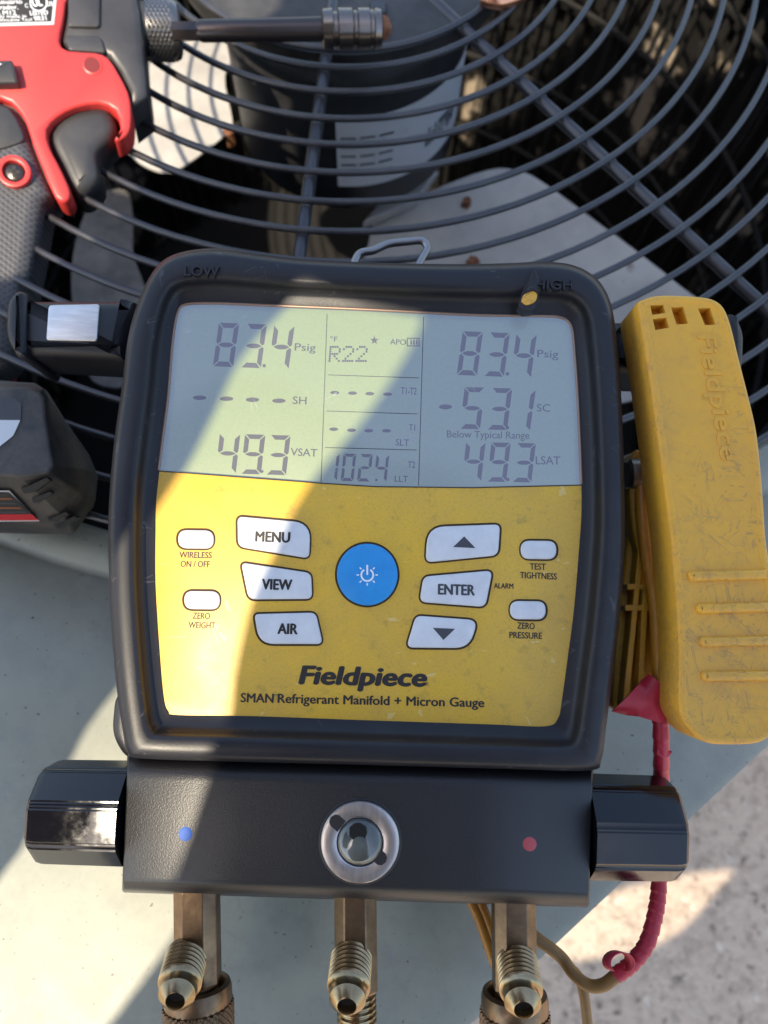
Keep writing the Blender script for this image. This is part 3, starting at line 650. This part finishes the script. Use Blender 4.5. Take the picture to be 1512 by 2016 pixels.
# probe pegs at the boot's sides, left one with bare steel plate
pl = rounded([(36, 586, 6), (262, 587, 4), (238, 704, 4), (36, 693, 6)])
pegl = plate('probe_peg', G, pl, -34, -13, MT['boot'], gauge, 4)
plate('peg_flange', G, rounded([(8, 590, 20), (30, 566, 12), (50, 570, 10), (48, 700, 10), (28, 700, 12), (6, 660, 20)]), -37, -11, MT['boot'], gauge, 3)
plate('peg_plate', G, rounded([(95, 600, 8), (195, 598, 6), (191, 671, 6), (90, 669, 6)]), -14, -12.2, MT['magnet'], pegl, .4)
plate('probe_peg', G, rounded([(1205, 628, 6), (1450, 634, 4), (1450, 740, 4), (1205, 728, 6)]), -34, -13, MT['boot'], gauge, 4)
plate('peg_flange', G, rounded([(1432, 612, 10), (1452, 614, 12), (1470, 650, 20), (1468, 720, 20), (1452, 742, 12), (1436, 738, 8)]), -37, -10, MT['boot'], gauge, 3)
# hanging hook
hk = [Vector(p) for p in ((690, 545), (705, 502), (735, 493), (765, 480), (800, 476), (830, 474), (841, 488), (832, 506), (812, 545))]
tube('hanging_hook', [G(v.x, v.y, -34) for v in spline(hk, 6, False)], .0014, MT['chrome'], gauge, 12)
# brass ports
def thread(s0, s1, r, n=6, dp=.0006):
    pr = []; p = (s1 - s0)/n
    for k in range(n):
        pr += [(s0 + p*k, r - dp), (s0 + p*(k + .3), r), (s0 + p*(k + .55), r), (s0 + p*(k + .85), r - dp)]
    return pr
def knurled_cap(o, d, parent, r=.0098):
    prof0 = [(-.0005, r*.80), (0, r*.93), (.0012, r*.97), (.0042, r*.98)]
    cap = lathe('knurled_cap', o, d, [(.006, r*.72), (.001, r*.72)] + prof0 + [(.0050, r*.95)], MT['brass'], parent, 48, False, 35)
    d_, u, v = basis(d); NR, NA = 36, 264; vs, fs = [], []
    for i in range(NR + 1):
        for k in range(NA):
            a = 2*pi*k/NA; A = (k/4 + i/2.0) % 2; B = (k/4 - i/2.0) % 2
            hgt = min(abs(A - 1), abs(B - 1)); hgt = min(1 - abs(A - 1), 1 - abs(B - 1))
            rr = r*(.955 + .085*hgt); vs.append(o + d_*(.0050 + i*.00045) + u*cos(a)*rr + v*sin(a)*rr)
    for i in range(NR):
        for k in range(NA): fs.append((i*NA + k, i*NA + (k+1) % NA, (i+1)*NA + (k+1) % NA, (i+1)*NA + k))
    mesh('knurling', vs, fs, MT['brass'], parent, 12)
    return cap
def port(xc, w, ytop, ybot, th, mouth, capped):
    h = -16.0; a, b_ = G(xc, ytop, h), G(xc + 2, ybot, h); hw = (G(xc + w/2, ytop, h) - a).length
    d_ = (b_ - a).normalized(); x_ = Vector((1, 0, 0)); z_ = Vector((0, 0, 1))
    oc = [(-1, -.55), (-1, .5), (-.5, 1), (.5, 1), (1, .5), (1, -.55), (.6, -1), (-.6, -1)]
    pr_ = mesh('service_port', *loft([[p + x_*(cx*hw*k_) + z_*(cz*hw*.9*k_) for cx, cz in oc] for p, k_ in ((a - d_*.02, 1), (a, 1), (b_ - d_*.001, 1), (b_, .9))]), MT['brass'], gauge, 30, .0004, 2)
    A, B = G(th[0], th[1], -13.0), G(mouth[0], mouth[1] - 1, 3.0); ax_ = B - A; L = ax_.length; ax_.normalize()
    r = .0061
    pf = [(-.011, r*.74), (-.004, r*.78), (-.0005, r*.80)] + thread(0, L*.66, r*.97, 7, .0007) + [(L*.71, r*.76), (L*.83, r*.74), (L*.84, r*.80), (L*.87, r*.80), (L, r*.48), (L + .0002, r*.42), (L - .0006, r*.37), (L - .003, r*.36)]
    fl = lathe('flare_fitting', A, ax_, pf, MT['brass2'], pr_, 44, False, 40)
    lathe('fitting_bore', A + ax_*(L - .001), -ax_, [(.0015, r*.37), (.012, r*.34)], MT['ink'], pr_, 28, True, 40)
    if capped:
        lathe('port_thread', b_ - d_*.002, d_, thread(0, .007, hw*.92, 4, .0005), MT['brass'], pr_, 40, True, 40)
        knurled_cap(b_ + d_*.0005, d_, pr_)
    else:
        lathe('port_thread', b_ - d_*.002, d_, [(0, hw*.9), (.001, hw*.9)] + thread(.001, .011, hw*.93, 6, .0006) + [(.0115, hw*.8), (.014, hw*.78), (.016, hw*.78)], MT['brass2'], pr_, 40, True, 40)
port(388, 84, 1768, 1934, (368, 1880), (345, 1972), True)
port(700, 82, 1778, 1948, (692, 1884), (683, 1982), False)
port(1011, 82, 1786, 1950, (1018, 1892), (1031, 1989), True)

# ================================================================== yellow pipe clamp on the right peg
clamp = root('pipe_clamp', 'scuffed yellow plastic pipe clamp probe with red taped cord, right of the gauge', 'clamp', G.m)
TOPC = [(1256,600),(1267,588),(1296,580),(1340,580),(1383,583),(1408,589),(1427,605),(1441,640),(1458,709),(1480,796),(1493,858),(1503,957),(1510,1060),(1522,1150),(1536,1300),(1537,1395),(1524,1440),(1497,1463),(1440,1467),(1396,1464),(1371,1450),(1346,1420),(1337,1385),(1338,1300),(1337,1263),(1331,1164),(1321,1056),(1301,900),(1282,760),(1266,660)]
tc = [G(v.x, v.y, 9) for v in spline([Vector(p) for p in TOPC], 3)]
rings = [lift(tc, -16), lift(tc, -1.2)]
for k in (1, 2, 3):
    a = k/3*pi/2; rings.append(lift(inset(tc, .0012*(1 - cos(a))), -1.2 + 1.2*sin(a)))
rings += [lift(inset(tc, .0016), 0), lift(inset(tc, .0021), -.4), lift(inset(tc, .0025), -.5)]
HOLES = ([(1280,601),(1306,600),(1310,616),(1284,620)], [(1285,628),(1312,625),(1317,645),(1290,650)], [(1321,605),(1345,604),(1355,637),(1332,639)], [(1374,607),(1398,606),(1409,639),(1388,640)])
vs, fs = loft(rings, True, False)
bm = bmesh.new(); bv = [bm.verts.new(v) for v in vs]
for f in fs: bm.faces.new([bv[k] for k in f])
nl = len(tc); edges = []
lastv = bv[-nl:]
for k in range(nl): edges.append(bm.edges.get((lastv[k], lastv[(k+1) % nl])))
loops = []
for pts in HOLES:
    hv = [bm.verts.new(Vector((p.x, p.y, lastv[0].co.z))) for p in (G(x, y, lastv[0].co.z*1000) for x, y in pts)]
    loops.append(hv)
    for k in range(4): edges.append(bm.edges.new((hv[k], hv[(k+1) % 4])))
bmesh.ops.triangle_fill(bm, use_beauty=True, edges=edges, normal=(0, 0, 1))
for hv in loops:
    dv = [bm.verts.new(v.co - Vector((0, 0, .0045))) for v in hv]
    for k in range(4): bm.faces.new((hv[k], hv[(k+1) % 4], dv[(k+1) % 4], dv[k]))
    bm.faces.new(dv)
bmesh.ops.recalc_face_normals(bm, faces=bm.faces)
me = bpy.data.meshes.new('upper_jaw'); bm.to_mesh(me); bm.free(); me.shade_smooth(); me.set_sharp_from_angle(angle=radians(35))
jaw = link('upper_jaw', me, MT['clamp'], clamp)
for x0, y0, y1 in ((1356, 1134, 1130), (1372, 1198, 1194), (1379, 1264, 1261), (1383, 1332, 1330)):
    L_ = rounded([(x0, y0 - 10, 9), (1540, y1 - 10, 0), (1540, y1 + 11, 0), (x0 + 4, y0 + 11, 9)])
    plate('grip_ridge', G, [(min(x, 1512 + (y0 - 1130)*.06), y) for x, y in L_], 7.0, 9.9, MT['clamp'], jaw, 1.3)
# raised worn name along the jaw
nmv = text('raised_text', 'Fieldpiece', G, (1373, 660), (1420, 905), 34, 8.5, MT['clamp'], jaw, .03, ext=.5, slant=.15)
ljp = [(1248, 1030), (1228, 1130), (1214, 1260), (1207, 1375), (1216, 1398), (1240, 1408), (1300, 1412), (1332, 1402), (1340, 1300), (1330, 1150), (1310, 1050)]
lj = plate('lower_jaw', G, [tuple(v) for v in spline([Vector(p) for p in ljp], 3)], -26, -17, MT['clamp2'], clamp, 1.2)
for l_ in (((1258, 1040), (1222, 1390)), ((1262, 1160), (1250, 1395)), ((1305, 1150), (1302, 1330)), ((1222, 1197), (1325, 1196)), ((1226, 1156), (1262, 1156))):
    a, b_ = G(*l_[0], -16), G(*l_[1], -16); d_ = (b_ - a); u_ = Vector((-d_.y, d_.x, 0)).normalized()
    mesh('jaw_rib', *box((a + b_)/2, d_*.5, u_*.0009, Vector((0, 0, .0042))), MT['clamp2'], lj, 0, .0004)
lathe('hinge_pin', G(1238, 935, -14), Vector((1, .05, 0)), [(-.001, .004), (0, .0052), (.006, .0052), (.0065, .004)], MT['chrome'], clamp, 24)
plate('hinge_arm', G, [tuple(v) for v in spline([Vector(p) for p in ((1244, 900), (1262, 890), (1275, 980), (1283, 1080), (1270, 1120), (1250, 1060), (1240, 980))], 3)], -24, -12, MT['clamp2'], clamp, 1)
def P2(pts, hs, per=6):
    p3 = [G(p[0], p[1], h) for p, h in zip(pts, hs)]; return spline(p3, per, False)
cp = P2([(1262, 905), (1263, 990), (1272, 1090), (1288, 1180), (1294, 1270), (1297, 1345)], (-14, -11, -10, -9, -8, -9)); tube('cord', cp, .0019, MT['cord'], clamp, 12)
cp2 = P2([(1272, 1080), (1280, 1130), (1303, 1260), (1304, 1345)], (-10, -12, -12, -11)); tube('cord', cp2, .0013, MT['cord'], clamp, 10)
# red tape: flag and wrapped cord
fl_ = [(1279, 1327), (1296, 1341), (1310, 1362), (1322, 1382), (1331, 1400), (1318, 1414), (1300, 1424), (1281, 1418), (1259, 1411), (1232, 1408), (1205, 1401), (1226, 1381), (1250, 1356), (1266, 1338)]
ring = [G(x, y, -6 + 1.5*sin(i*1.3)) for i, (x, y) in enumerate(fl_)]; cc = G(1280, 1380, -4.5)
vs = ring + [cc] + lift(ring, -.7) + [cc - Vector((0, 0, .0007))]; n = len(ring)
fs = [(i, (i+1) % n, n) for i in range(n)] + [(n + 1 + (i+1) % n, n + 1 + i, 2*n + 1) for i in range(n)] + [(i, n+1+i, n+1+(i+1) % n, (i+1) % n) for i in range(n)]
mesh('tape_flag', vs, fs, MT['tape'], clamp, 60)
fq = [(1296, 1345), (1306, 1338), (1310, 1352), (1304, 1368)]
plate('tape_flag', G, fq, -9, -7, MT['tape'], clamp, .3)
wp = P2([(1300, 1405), (1302, 1480), (1301, 1560), (1299, 1660), (1297, 1745), (1290, 1800), (1272, 1860), (1240, 1900), (1212, 1920)], (-10, -12, -20, -24, -24, -23, -22, -22, -23), 22)
def wr(t_): return .00215 + .00032*((t_*23) % 1.0) - .0004*max(0, t_ - .8)
tube('taped_cord', wp, wr, MT['tape'], clamp, 16)
for px_, py_ in ((1310, 1476), (1296, 1486)):
    pass
plate('tape_tab', G, [(1294, 1474), (1308, 1482), (1325, 1480), (1318, 1490), (1306, 1494), (1293, 1486)], -12, -9.8, MT['tape'], clamp, .3)
# loose curl of tape
cur = []; cv = []
for k in range(15):
    a = radians(-70 + k*22); cpx, cpy = 1222 + 22*cos(a) - k*.6, 1893 - 26*sin(a)*.8; cur.append(G(cpx, cpy, -20 + k*.35))
vs, fs = [], []
wv = Vector((.0007, .0004, .0016))
for k, p in enumerate(cur):
    nrm = Vector((0, 0, .0002)); vs += [p - wv, p + wv]
    if k: fs.append((2*k-2, 2*k, 2*k+1, 2*k-1))
tcurl = mesh('tape_curl', vs, fs, MT['tape'], clamp, 60); sm = tcurl.modifiers.new('s', 'SOLIDIFY'); sm.thickness = .0003
cp = P2([(1222, 1912), (1190, 1938), (1160, 1940), (1130, 1918), (1108, 1888), (1085, 1868), (1060, 1850), (1000, 1800)], (-23, -25, -27, -29, -31, -31, -31, -31), 8); tube('cord', cp, .0019, MT['cord2'], clamp, 12)
cp = P2([(1112, 1898), (1135, 1918), (1148, 1950), (1155, 2000), (1160, 2060), (1160, 2160)], (-34, -33, -33, -34, -35, -38), 8); tube('cord', cp, .0016, MT['cord2'], clamp, 12)
cp = P2([(915, 1750), (940, 1800), (958, 1850), (972, 1890), (1000, 1950), (1050, 1960)], (-28, -28, -28, -28, -29, -30), 8); tube('cord', cp, .0016, MT['cord'], clamp, 12)
cp = P2([(933, 1750), (956, 1800), (974, 1850), (990, 1890), (1020, 1940)], (-28, -28, -28, -28, -29), 8); tube('cord', cp, .0015, MT['cord'], clamp, 12)

# ================================================================== cordless driver
drill = root('cordless_driver', 'red and black cordless driver with slide battery lying on the fan guard', 'power tool', D.m)
def SP(p, per=3): return [tuple(v) for v in spline([Vector(q) for q in p], per)]
core = [(-120, -80), (125, -60), (128, 40), (125, 92), (180, 106), (225, 140), (248, 190), (250, 240), (228, 215), (190, 205), (140, 214), (100, 240), (92, 280), (118, 345), (125, 385), (100, 375), (82, 400), (66, 490), (52, 560), (10, 700), (-120, 690)]
plate('tool_core', D, core, -30, -3, MT['tool'], drill, 3)
red = [(-120,-70),(128,-60),(128,5),(123,43),(116,80),(133,98),(187,102),(213,113),(233,143),(252,180),(258,213),(257,250),(247,268),(229,277),(226,270),(237,252),(227,216),(193,203),(147,211),(113,229),(91,254),(96,287),(113,320),(132,360),(138,383),(129,397),(108,388),(84,333),(64,283),(50,240),(30,210),(0,193),(-120,170)]
redsh = plate('red_shell', D, SP(red, 2), -14, 2, MT['red'], drill, 1.5, 50)
nose = [(129,-90),(265,-90),(272,0),(278,20),(282,80),(291,160),(291,187),(257,212),(252,178),(234,141),(214,111),(188,100),(134,96),(117,79),(124,42),(129,4)]
nz = plate('nose_housing', D, nose, -34, 0, MT['tool'], drill, 3.5)
plate('nose_panel', D, rounded([(134, -40, 6), (197, -40, 6), (196, 53, 8), (133, 52, 8)]), -2, 1.6, MT['tool'], nz, .8)
plate('nose_panel', D, rounded([(127, 69, 6), (198, 69, 14), (209, 104, 8), (135, 99, 8)]), -2, 1.2, MT['tool'], nz, .8)
trig = [(92, 258), (112, 230), (147, 211), (193, 204), (216, 214), (227, 240), (222, 264), (201, 284), (190, 300), (194, 333), (191, 353), (168, 376), (148, 377), (131, 357), (113, 320), (96, 287)]
plate('trigger', D, SP(trig), -26, -2, MT['tool'], drill, 5, 60)
grip = [(-120, 172), (0, 195), (30, 213), (49, 243), (62, 284), (82, 334), (100, 380), (82, 396), (67, 483), (54, 547), (30, 640), (8, 720), (-120, 720)]
gr = plate('grip', D, SP(grip, 2), -26, 1.2, MT['grip'], drill, 6, 60, 5)
plate('grip_panel', D, SP([(-100, 190), (0, 205), (24, 222), (40, 250), (46, 275), (20, 288), (-30, 300), (-100, 300)], 3), -2, 2.0, MT['tool'], gr, .8)
sc0 = D(27, 337, 3.6)
lathe('screw_boss', sc0 - Vector((0, 0, .003)), Vector((0, 0, 1)), [(-.003, .0068), (.0033, .0066), (.0036, .0058), (.0032, .0046), (.0004, .0040)], MT['red'], drill, 32, True)
sw = lathe('screw', sc0 - Vector((0, 0, .0032)), Vector((0, 0, 1)), [(0, .0040), (.0022, .0038), (.0028, .0030)], MT['shaft'], drill, 24)
mesh('screw_slot', *merge([box(sc0 + Vector((0, 0, -.0004)), Vector((.0024, 0, 0)), Vector((0, .0006, 0)), Vector((0, 0, .0002))), box(sc0 + Vector((0, 0, -.0004)), Vector((.0006, 0, 0)), Vector((0, .0024, 0)), Vector((0, 0, .0002)))]), MT['ink'], sw, 0)
hb = D(182, 128, 2); lathe('screw_well', hb - Vector((0, 0, .004)), Vector((0, 0, 1)), [(.0042, .0042), (.0044, .0036), (.0038, .0030), (.0002, .0028)], MT['red'], redsh, 28, True)
lathe('well_bottom', hb - Vector((0, 0, .0005)), Vector((0, 0, 1)), [(0, .0034), (.00072, .0033)], MT['wellred'], redsh, 28)
plate('direction_switch', D, rounded([(-60, 118, 4), (24, 117, 5), (35, 163, 5), (-60, 165, 4)]), 0, 7, MT['tool'], drill, 1.0)
text('switch_mark', '+', D, (-4, 130), (4, 130), 8, 7.05, MT['whiteink'], drill, .0)
pl_ = plate('rating_plate', D, [(-120, -60), (118, -70), (106, 48), (-120, 54)], 1.5, 2.35, MT['label'], redsh, .1)
plate('rating_panel', D, [(-118, -58), (112, -66), (101, 42), (-118, 48)], 2.0, 2.5, MT['ink'], redsh, .05)
def dt(s, x0, y0, x1, y1, cap, bold=.0): return text('plate_text', s, D, (x0, y0), (x1, y1), cap, 2.56, MT['whiteink'], redsh, bold)
dt('uso, el usuario', -50, 8, 44, 7, 9, .01); dt('del operador.', -45, 19, 36, 18, 9, .01); dt('a de M12', -25, 30, 32, 29, 9, .01)
dt('professionally made in', -60, 36, 52, 34.5, 6.5); dt('Mexico by Milwaukee Tool', -58, 43.5, 63, 41, 6.5)
dt('LISTED', 60, 30, 95, 28.5, 9, .015); dt('9R31', 68, 41, 92, 39.5, 9, .015); dt('C', 50, 15, 56, 14.7, 8, .01); dt('US', 92, 12, 105, 11.5, 9, .01); dt('UL', 66, 13, 84, 11, 18, .02)
vs = []
for k in range(33):
    a = 2*pi*k/32
    for r_ in (17.5, 15.2): vs.append(D(76 + cos(a)*r_, 5 + sin(a)*r_, 2.56))
mesh('plate_mark', vs, [(2*k, 2*k+2, 2*k+3, 2*k+1) for k in range(32)], MT['whiteink'], redsh, 0)
# collet with knurled sleeve
ca, cb = D(282, 58, -14), D(357, 60, -14); d_ = (cb - ca); L = d_.length; d_.normalize()
rC = .0128
lathe('collet_neck', ca - d_*.006, d_, [(0, rC*.9), (.010, rC*.86), (.011, rC*.7)], MT['tool'], drill, 40)
dd, uu, vv = basis(d_); NR, NA = 34, 132; vs, fs = [], []
for i in range(NR + 1):
    s = L*.12 + (L*.62)*i/NR
    for k in range(NA):
        A = (k/3 + i/3.0) % 2; B = (k/3 - i/3.0) % 2; hg = min(1 - abs(A - 1), 1 - abs(B - 1)); rr = rC*(.965 + .055*hg)
        a = 2*pi*k/NA; vs.append(ca + dd*s + uu*cos(a)*rr + vv*sin(a)*rr)
for i in range(NR):
    for k in range(NA): fs.append((i*NA + k, i*NA + (k+1) % NA, (i+1)*NA + (k+1) % NA, (i+1)*NA + k))
mesh('collet_sleeve', vs, fs, MT['collet'], drill, 14)
lathe('collet_rim', ca, d_, [(L*.08, rC*.7), (L*.10, rC*.95), (L*.13, rC*.97), (L*.72, rC*.97), (L*.80, rC*.98), (L*.93, rC*.90), (L*.99, rC*.72), (L, rC*.45)], MT['collet'], drill, 48)
# battery
BW = WFrame((on_z(60, 900, 0).x, on_z(60, 900, 0).y, 0))
def bl(pts, h): return [D.inv @ (BW(x, y, h) + BW.o) for x, y in pts]
lay = [([(-140,765),(0,764),(56,764),(78,772),(86,784),(92,838),(104,915),(96,930),(44,938),(0,936),(-140,936)], 57),
       ([(-140,758),(0,757),(60,757),(84,766),(93,780),(100,838),(114,918),(104,938),(46,946),(0,943),(-140,943)], 54),
       ([(-140,752),(0,750),(68,754),(90,768),(102,790),(140,850),(172,925),(168,975),(130,1022),(60,1020),(-140,1018)], 32),
       ([(-140,750),(0,749),(70,755),(96,775),(130,830),(176,896),(193,938),(188,985),(146,1046),(70,1046),(-140,1042)], 16),
       ([(-140,752),(0,752),(70,758),(96,780),(130,835),(174,900),(188,940),(184,1000),(144,1052),(70,1052),(-140,1046)], 9)]
bat = mesh('battery', *loft([bl(*l_) for l_ in lay[::-1]]), MT['battery'], drill, 25, .0012, 2)
def onbat(pts, h): return bl(pts, h)
def decal(name, quad, mat, hh=.0):   # quad: four (px, py, h) on the front slope
    vs = [bl([(x, y)], h)[0] for x, y, h in quad]; return mesh(name, vs, [tuple(range(len(vs)))], mat, bat, 0)
def bh(y): return 54 + (32 - 54)*(y - 943)/(1019 - 943) if y < 1019 else 32 + (16 - 32)*(y - 1019)/(1044 - 1019)
def fr_pts(pts, e=1.2): return [(x, y, bh(y) + e*.6 + 1.9) for x, y in pts]
decal('battery_label', fr_pts([(-130, 966), (18, 966), (50, 998), (78, 1026), (-130, 1028)], .7), MT['label'])
decal('label_panel', fr_pts([(-130, 969), (17, 969), (48, 999), (62, 1012), (-130, 1012)], 1.0), MT['ink'])
decal('label_band', fr_pts([(-130, 1012.5), (63, 1012.5), (76, 1024.5), (-130, 1026)], 1.0), MT['redink'])
for y, x1 in ((981, 22), (990, 30), (999, 40), (1007, 50)):
    decal('label_stripe', fr_pts([(-130, y), (x1, y), (x1 + 3, y + 2.6), (-130, y + 2.6)], 1.3), MT['orange'] if y in (981, 999) else MT['greyink'])
decal('battery_sticker', [(-130, 826, 57.3), (40, 827, 57.3), (26, 858, 57.3), (-2, 880, 57.3), (-130, 890, 57.3)], MT['label'])
decal('battery_recess', [(-130, 782, 57.25), (30, 785, 57.25), (42, 796, 57.25), (41, 826, 57.25), (-130, 825, 57.25)], MT['tool'])
for q_ in (((40, 962), (60, 955), (92, 940), (98, 946), (70, 968), (48, 972)), ((62, 982), (98, 968), (104, 972), (76, 990), (66, 990)), ((94, 1020), (128, 1008), (136, 1012), (112, 1026), (98, 1026)), ((106, 1034), (146, 1016), (150, 1020), (128, 1040), (112, 1042))):
    vs = [bl([(x, y)], bh(y) + 2.2)[0] for x, y in q_]; mesh('battery_slot', *loft([[v + Vector((0, 0, -.009)) for v in vs], vs]), MT['ink'], bat, 0)
plate('battery_latch', D, SP([(-60, 690), (6, 700), (12, 722), (4, 742), (-60, 745)]), -30, -12, MT['red'], drill, 1.5)

# nut driver held in the collet
ND = Frame(560, 58, 0.332, (0.1, 0.1, 0.98), radians(0))
nd = root('nut_driver', 'dark steel hex shank nut driver bit held in the collet of the red tool', 'tool bit', ND.m)
def nlathe(name, x0, y0, x1, y1, prof, mat, n=36):
    a, b_ = ND(x0, y0, 0), ND(x1, y1, 0); d_ = b_ - a; L = d_.length; pxm = L/Vector((x1 - x0, y1 - y0)).length
    return lathe(name, a, d_, [(s*L, r*pxm) for s, r in prof], mat, nd, n)
nlathe('hex_shank', 340, 62, 402, 61, [(0, 18), (.85, 18), (1, 14)], MT['shaft'], 6)
nlathe('shaft', 384, 61, 642, 57, [(0, 14), (.05, 20), (.5, 20.5), (.95, 22), (1, 22)], MT['shaft'])
nlathe('socket', 632, 57, 752, 57, [(0, 26), (.03, 34), (.18, 36), (.20, 30), (.26, 30), (.28, 36), (.5, 36), (.53, 32), (.58, 32), (.60, 36), (.78, 36), (.80, 33), (.85, 33), (.87, 36), (.97, 34), (1, 26), (1.0, 20), (.9, 20)], MT['socket'])
nlathe('nut', 735, 57, 766, 59, [(0, 19), (.8, 19), (1, 15)], MT['rust'], 6)

# copper stub lying on the guard at the top edge
cu = [on_z(950, -6, ZG + .004), on_z(985, 2, ZG + .004), on_z(1030, -12, ZG + .004)]
cs = root('copper_tube', 'short bright copper tube end lying on the fan guard at the top edge', 'tube', Matrix.Translation(cu[1]))
tube('tube_end', [p - cu[1] for p in spline(cu, 5, False)], .0038, MT['copper'], cs, 16)

# ================================================================== photographer leaning over the unit (outside the view), with jacket, sleeve and trousers shaped to cast its shade and lit gaps
su = (M @ Vector((0, 1, 0))).cross(SUN).normalized(); sv = SUN.cross(su)
def body(name, pts, dist, parent):
    ring = spline([Vector((x*.001, y*.001, 0)) for x, y in pts], 4)
    rings = []
    for z, d_ in ((-.045, .022), (-.03, .008), (-.012, .001), (0, 0), (.012, .001), (.03, .008), (.045, .022)):
        rings.append([su*p.x + sv*p.y + SUN*(dist + z) for p in inset(ring, d_)])
    return mesh(name, *loft(rings), MT['cloth'], parent, 60)
per = root('person', 'person in dark clothing leaning over the unit, just outside the view', 'person', Matrix.Identity(4))
body('unseen_shade_jacket', [(33,149),(20,125),(3,103),(-5,85),(-11,70),(-14,52),(-14.5,40),(-19,24),(-26,0),(-38,-22),(-54,-50),(-70,-72),(-110,-125),(-160,-195),(-150,-390),(0,-428),(60,-432),(150,-420),(350,-385),(350,-100),(330,150),(330,330),(270,398),(180,410),(95,480),(20,490),(-50,420),(-72,300),(-40,205),(-10,173),(12,158),(27,153)], .56, per)
body('unseen_shade_trousers', [(-150,-370),(20,-475),(80,-485),(160,-470),(260,-400),(440,-390),(440,-760),(-150,-760)], .62, per)
body('unseen_shade_sleeve', [(20,186),(-3,160),(-18,142),(-26,123),(-36,102),(-64,60),(-93,18),(-99,4),(-109,-21),(-114,-30),(-165,-105),(-330,-115),(-345,100),(-335,292),(-258,289),(-205,270),(-188,218),(-172,186),(-140,192),(-119,214),(-108,251),(-102,278),(-91,294),(-60,335),(0,340),(30,260)], .50, per)
bpy.context.view_layer.update()
